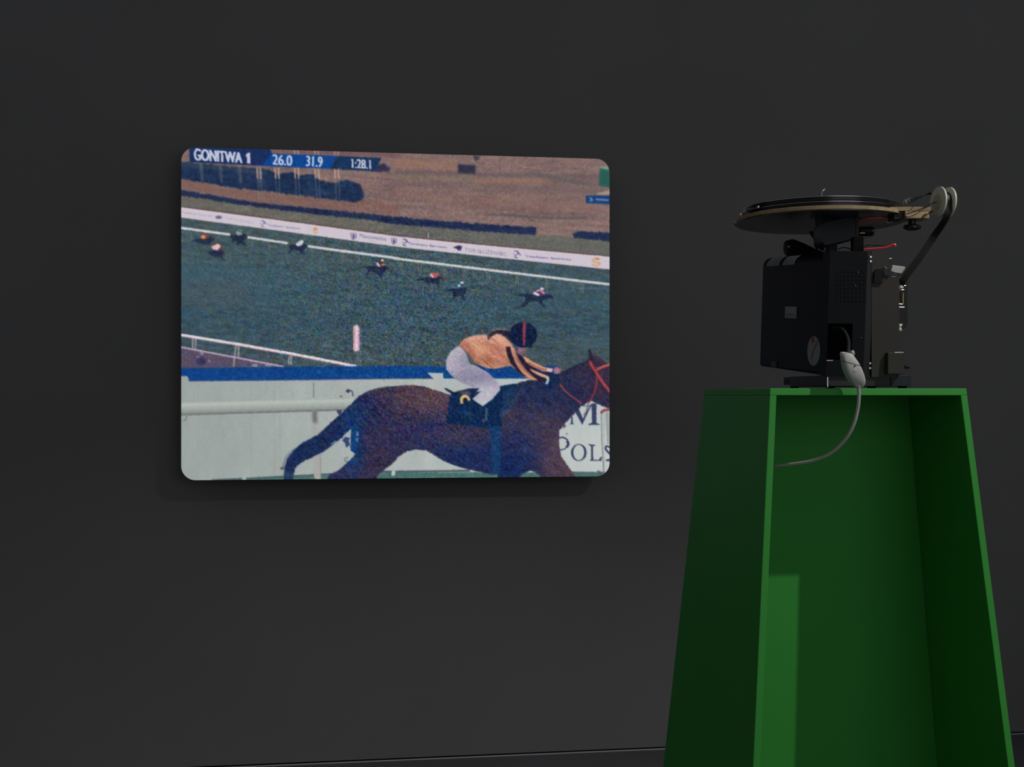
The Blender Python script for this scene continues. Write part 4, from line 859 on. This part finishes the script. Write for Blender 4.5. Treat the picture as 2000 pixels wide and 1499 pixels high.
# signal wires
Shape().tube([L(1687.5, 487, 2.44), L(1700, 486, 2.44), L(1715, 485, 2.44), L(1728, 483.5, 2.44), L(1735, 482, 2.44), L(1741, 479, 2.44), L(1746, 477.2, 2.44), L(1749.5, 479, 2.44), L(1748, 481.5, 2.44)], .0013, 8, 5).build('red_wire', 'redwire', loop)
Shape().tube([L(1685, 485, 2.45), L(1694, 479.5, 2.45), L(1710, 480, 2.45), L(1727, 481, 2.45), L(1733, 483, 2.45)], .0010, 8, 5).build('black_wire', 'gloss', loop)
Shape().tube([L(1637, 486.5, 2.46), L(1646, 484, 2.46), L(1654, 484.5, 2.46), L(1662, 487, 2.46), L(1666, 485, 2.46)], .0011, 8, 5).build('black_wire', 'gloss', loop)

# ------------------------------------------------------------------ film strip
film = root('film_strip', 'dark film strip running from the platter over the cream pulley into the projector', 'film', at(1765, 545, 2.44), -TH)
IF = film.matrix_world.inverted(); Lf = lambda px, py, Z: IF @ at(px, py, Z)
axl = axd
def ribbon(pts, dirs, wd, name):
    P = catmull(pts, 6); Dv = catmull(dirs, 6); v = []; f = []
    for i, (p, d) in enumerate(zip(P, Dv)):
        d = d.normalized(); t = (P[min(i + 1, len(P) - 1)] - P[max(0, i - 1)]).normalized(); n = t.cross(d).normalized() * .00012
        v += [p - d * wd / 2 + n, p + d * wd / 2 + n, p + d * wd / 2 - n, p - d * wd / 2 - n]
    for i in range(len(P) - 1):
        for k in range(4): f.append((4 * i + k, 4 * i + (k + 1) % 4, 4 * i + 4 + (k + 1) % 4, 4 * i + 4 + k))
    f += [(3, 2, 1, 0), tuple(4 * (len(P) - 1) + k for k in range(4))]
    mesh_obj(name, v, f, 'film', film)
pcf = IF @ (loop.matrix_world @ pc_); rr = Rf * .68
e_up = Vector((0, 0, 1)); e_b = axl.cross(e_up).normalized()
e_up = e_b.cross(axl).normalized()
# down run: leaves the pulley on its right front, ends in the gate
dn = (Lf(1765, 546, 2.445) - pcf).normalized()
ribbon([pcf + e_up * rr * .2 + e_b * rr * .98, pcf - e_up * rr * .35 + e_b * rr * 1.0, pcf - e_up * Rf * 1.02 + e_b * rr * .95 - axl * .003, Lf(1823.5, 463, 2.44), Lf(1796.5, 503, 2.442), Lf(1767, 543, 2.445), Lf(1759, 556, 2.45)], [axl, axl, axl, Vector((.84, .1, -.45)), Vector((.84, .1, -.5)), Vector((.84, .1, -.5)), Vector((.84, .1, -.5))], .0150, 'film_run')
arc = [pcf + (e_b * math.cos(a) + e_up * math.sin(a)) * rr for a in [math.radians(k) for k in (8, 40, 75, 110, 135)]]
ribbon(arc, [axl] * 5, .0135, 'film_wrap')
ribbon([pcf + e_up * rr * .72 - e_b * rr * .72, pcf + e_up * rr * .45 - e_b * Rf * 1.05, Lf(1822, 378, 2.50), Lf(1795, 386, 2.50), Lf(1759.5, 398, 2.49)], [axl, axl, Vector((.75, .5, -.2)), Vector((.3, .8, .5)), Vector((0.1, .1, 1))], .0150, 'film_run')

# ------------------------------------------------------------------ power lead
lead = root('power_cable', 'pale grey power cable with a coupling plug hanging in front of the plinth', 'cable', at(1512, 912, 2.36), -TH)
IC = lead.matrix_world.inverted(); Lc = lambda px, py, Z: IC @ at(px, py, Z)
Zp = 2.30
# plug: rounded sections along a slanting axis
secs = [(1655.5, 690, 8.5, 8), (1656.5, 696, 12.5, 11), (1659, 704, 16, 13), (1663, 716, 18.5, 15), (1666.5, 727, 19.2, 15.5), (1670, 738, 18.5, 15), (1672.5, 746, 15.5, 13), (1674, 753, 11, 10), (1674.5, 756.5, 8, 8)]
v = []; f = []; n = 20
for (px, py, wx, wy) in secs:
    c = Lc(px, py, Zp)
    for k in range(n):
        a = 2 * math.pi * k / n; ca_, sa_ = math.cos(a), math.sin(a); e = .45
        x_ = math.copysign(abs(ca_) ** e, ca_) * wx / 1000.0; y_ = math.copysign(abs(sa_) ** e, sa_) * wy / 1000.0
        v.append(c + Vector((x_, y_, -x_ * .28)))
for i in range(len(secs) - 1):
    for k in range(n): f.append((i * n + k, i * n + (k + 1) % n, (i + 1) * n + (k + 1) % n, (i + 1) * n + k))
f += [tuple(range(n)), tuple((len(secs) - 1) * n + k for k in range(n))]
plug = mesh_obj('coupling_plug', v, f, 'plug', lead, smooth=True)
for (xa, ya, xb, yb, r_) in ((1646, 690, 1645.5, 695, .0055), (1664, 687, 1665.5, 692, .0042)):
    a, b = Lc(xa, ya, Zp - .004), Lc(xb, yb, Zp - .004); Shape().rev(a, b, [(-.002, r_ * .6), (.0, r_), ((b - a).length, r_), ((b - a).length + .003, r_ * .6)], 14).build('plug_lug', 'plug', plug)
ring = []
for k in range(25):
    a = math.pi + math.pi * k / 24; ca_, sa_ = math.cos(a), math.sin(a)
    x_ = math.copysign(abs(ca_) ** .45, ca_) * .0176; y_ = math.copysign(abs(sa_) ** .45, sa_) * .0143
    ring.append(Lc(1661.3, 711, Zp) + Vector((x_, y_, -x_ * .28)))
Shape().tube(ring, .0006, 6, 1).build('seam_line', 'iron', plug)
p = Lc(1669.5, 715.5, Zp - .0156); Shape().rev(p, p + Vector((0, .004, 0)), [(0, .0017), (.004, .0017)], 12).build('plug_screw', 'iron', plug)
p = Lc(1669, 724, Zp - .0150); Shape().rev(p, p + Vector((0, .004, 0)), [(-.0012, .002), (0, .0062), (.004, .0066)], 18).build('grip_boss', 'plug', plug)
a, b = Lc(1677, 746, Zp - .006), Lc(1677, 757, Zp - .006); Shape().rev(a, b, [(0, .0046), (.004, .0046), ((b - a).length, .0040)], 16).build('strain_relief', 'plug', plug)
Shape().tube([Lc(1677, 752, Zp - .006), Lc(1677.5, 775, Zp - .004), Lc(1675, 800, Zp), Lc(1667, 830, Zp + .005), Lc(1650, 860, Zp + .015), Lc(1622, 886, Zp + .03), Lc(1585, 901, Zp + .05), Lc(1545, 907.5, Zp + .075), Lc(1510, 912, Zp + .10), Lc(1490, 925, Zp + .13), Lc(1478, 990, Zp + .14), Lc(1468, 1200, Zp + .14), Lc(1455, 1500, Zp + .12)], .0035, 12, 7).build('cable', 'cable', lead)
Shape().tube([Lc(1628, 640, 2.437), Lc(1640, 641, 2.428), Lc(1650, 649, 2.41), Lc(1657, 665, 2.37), Lc(1657.5, 680, 2.32), Lc(1656, 694, Zp)], .0034, 12, 7).build('inlet_cable', 'iron', lead)  # dark material puts the recess shade into the cable's colour
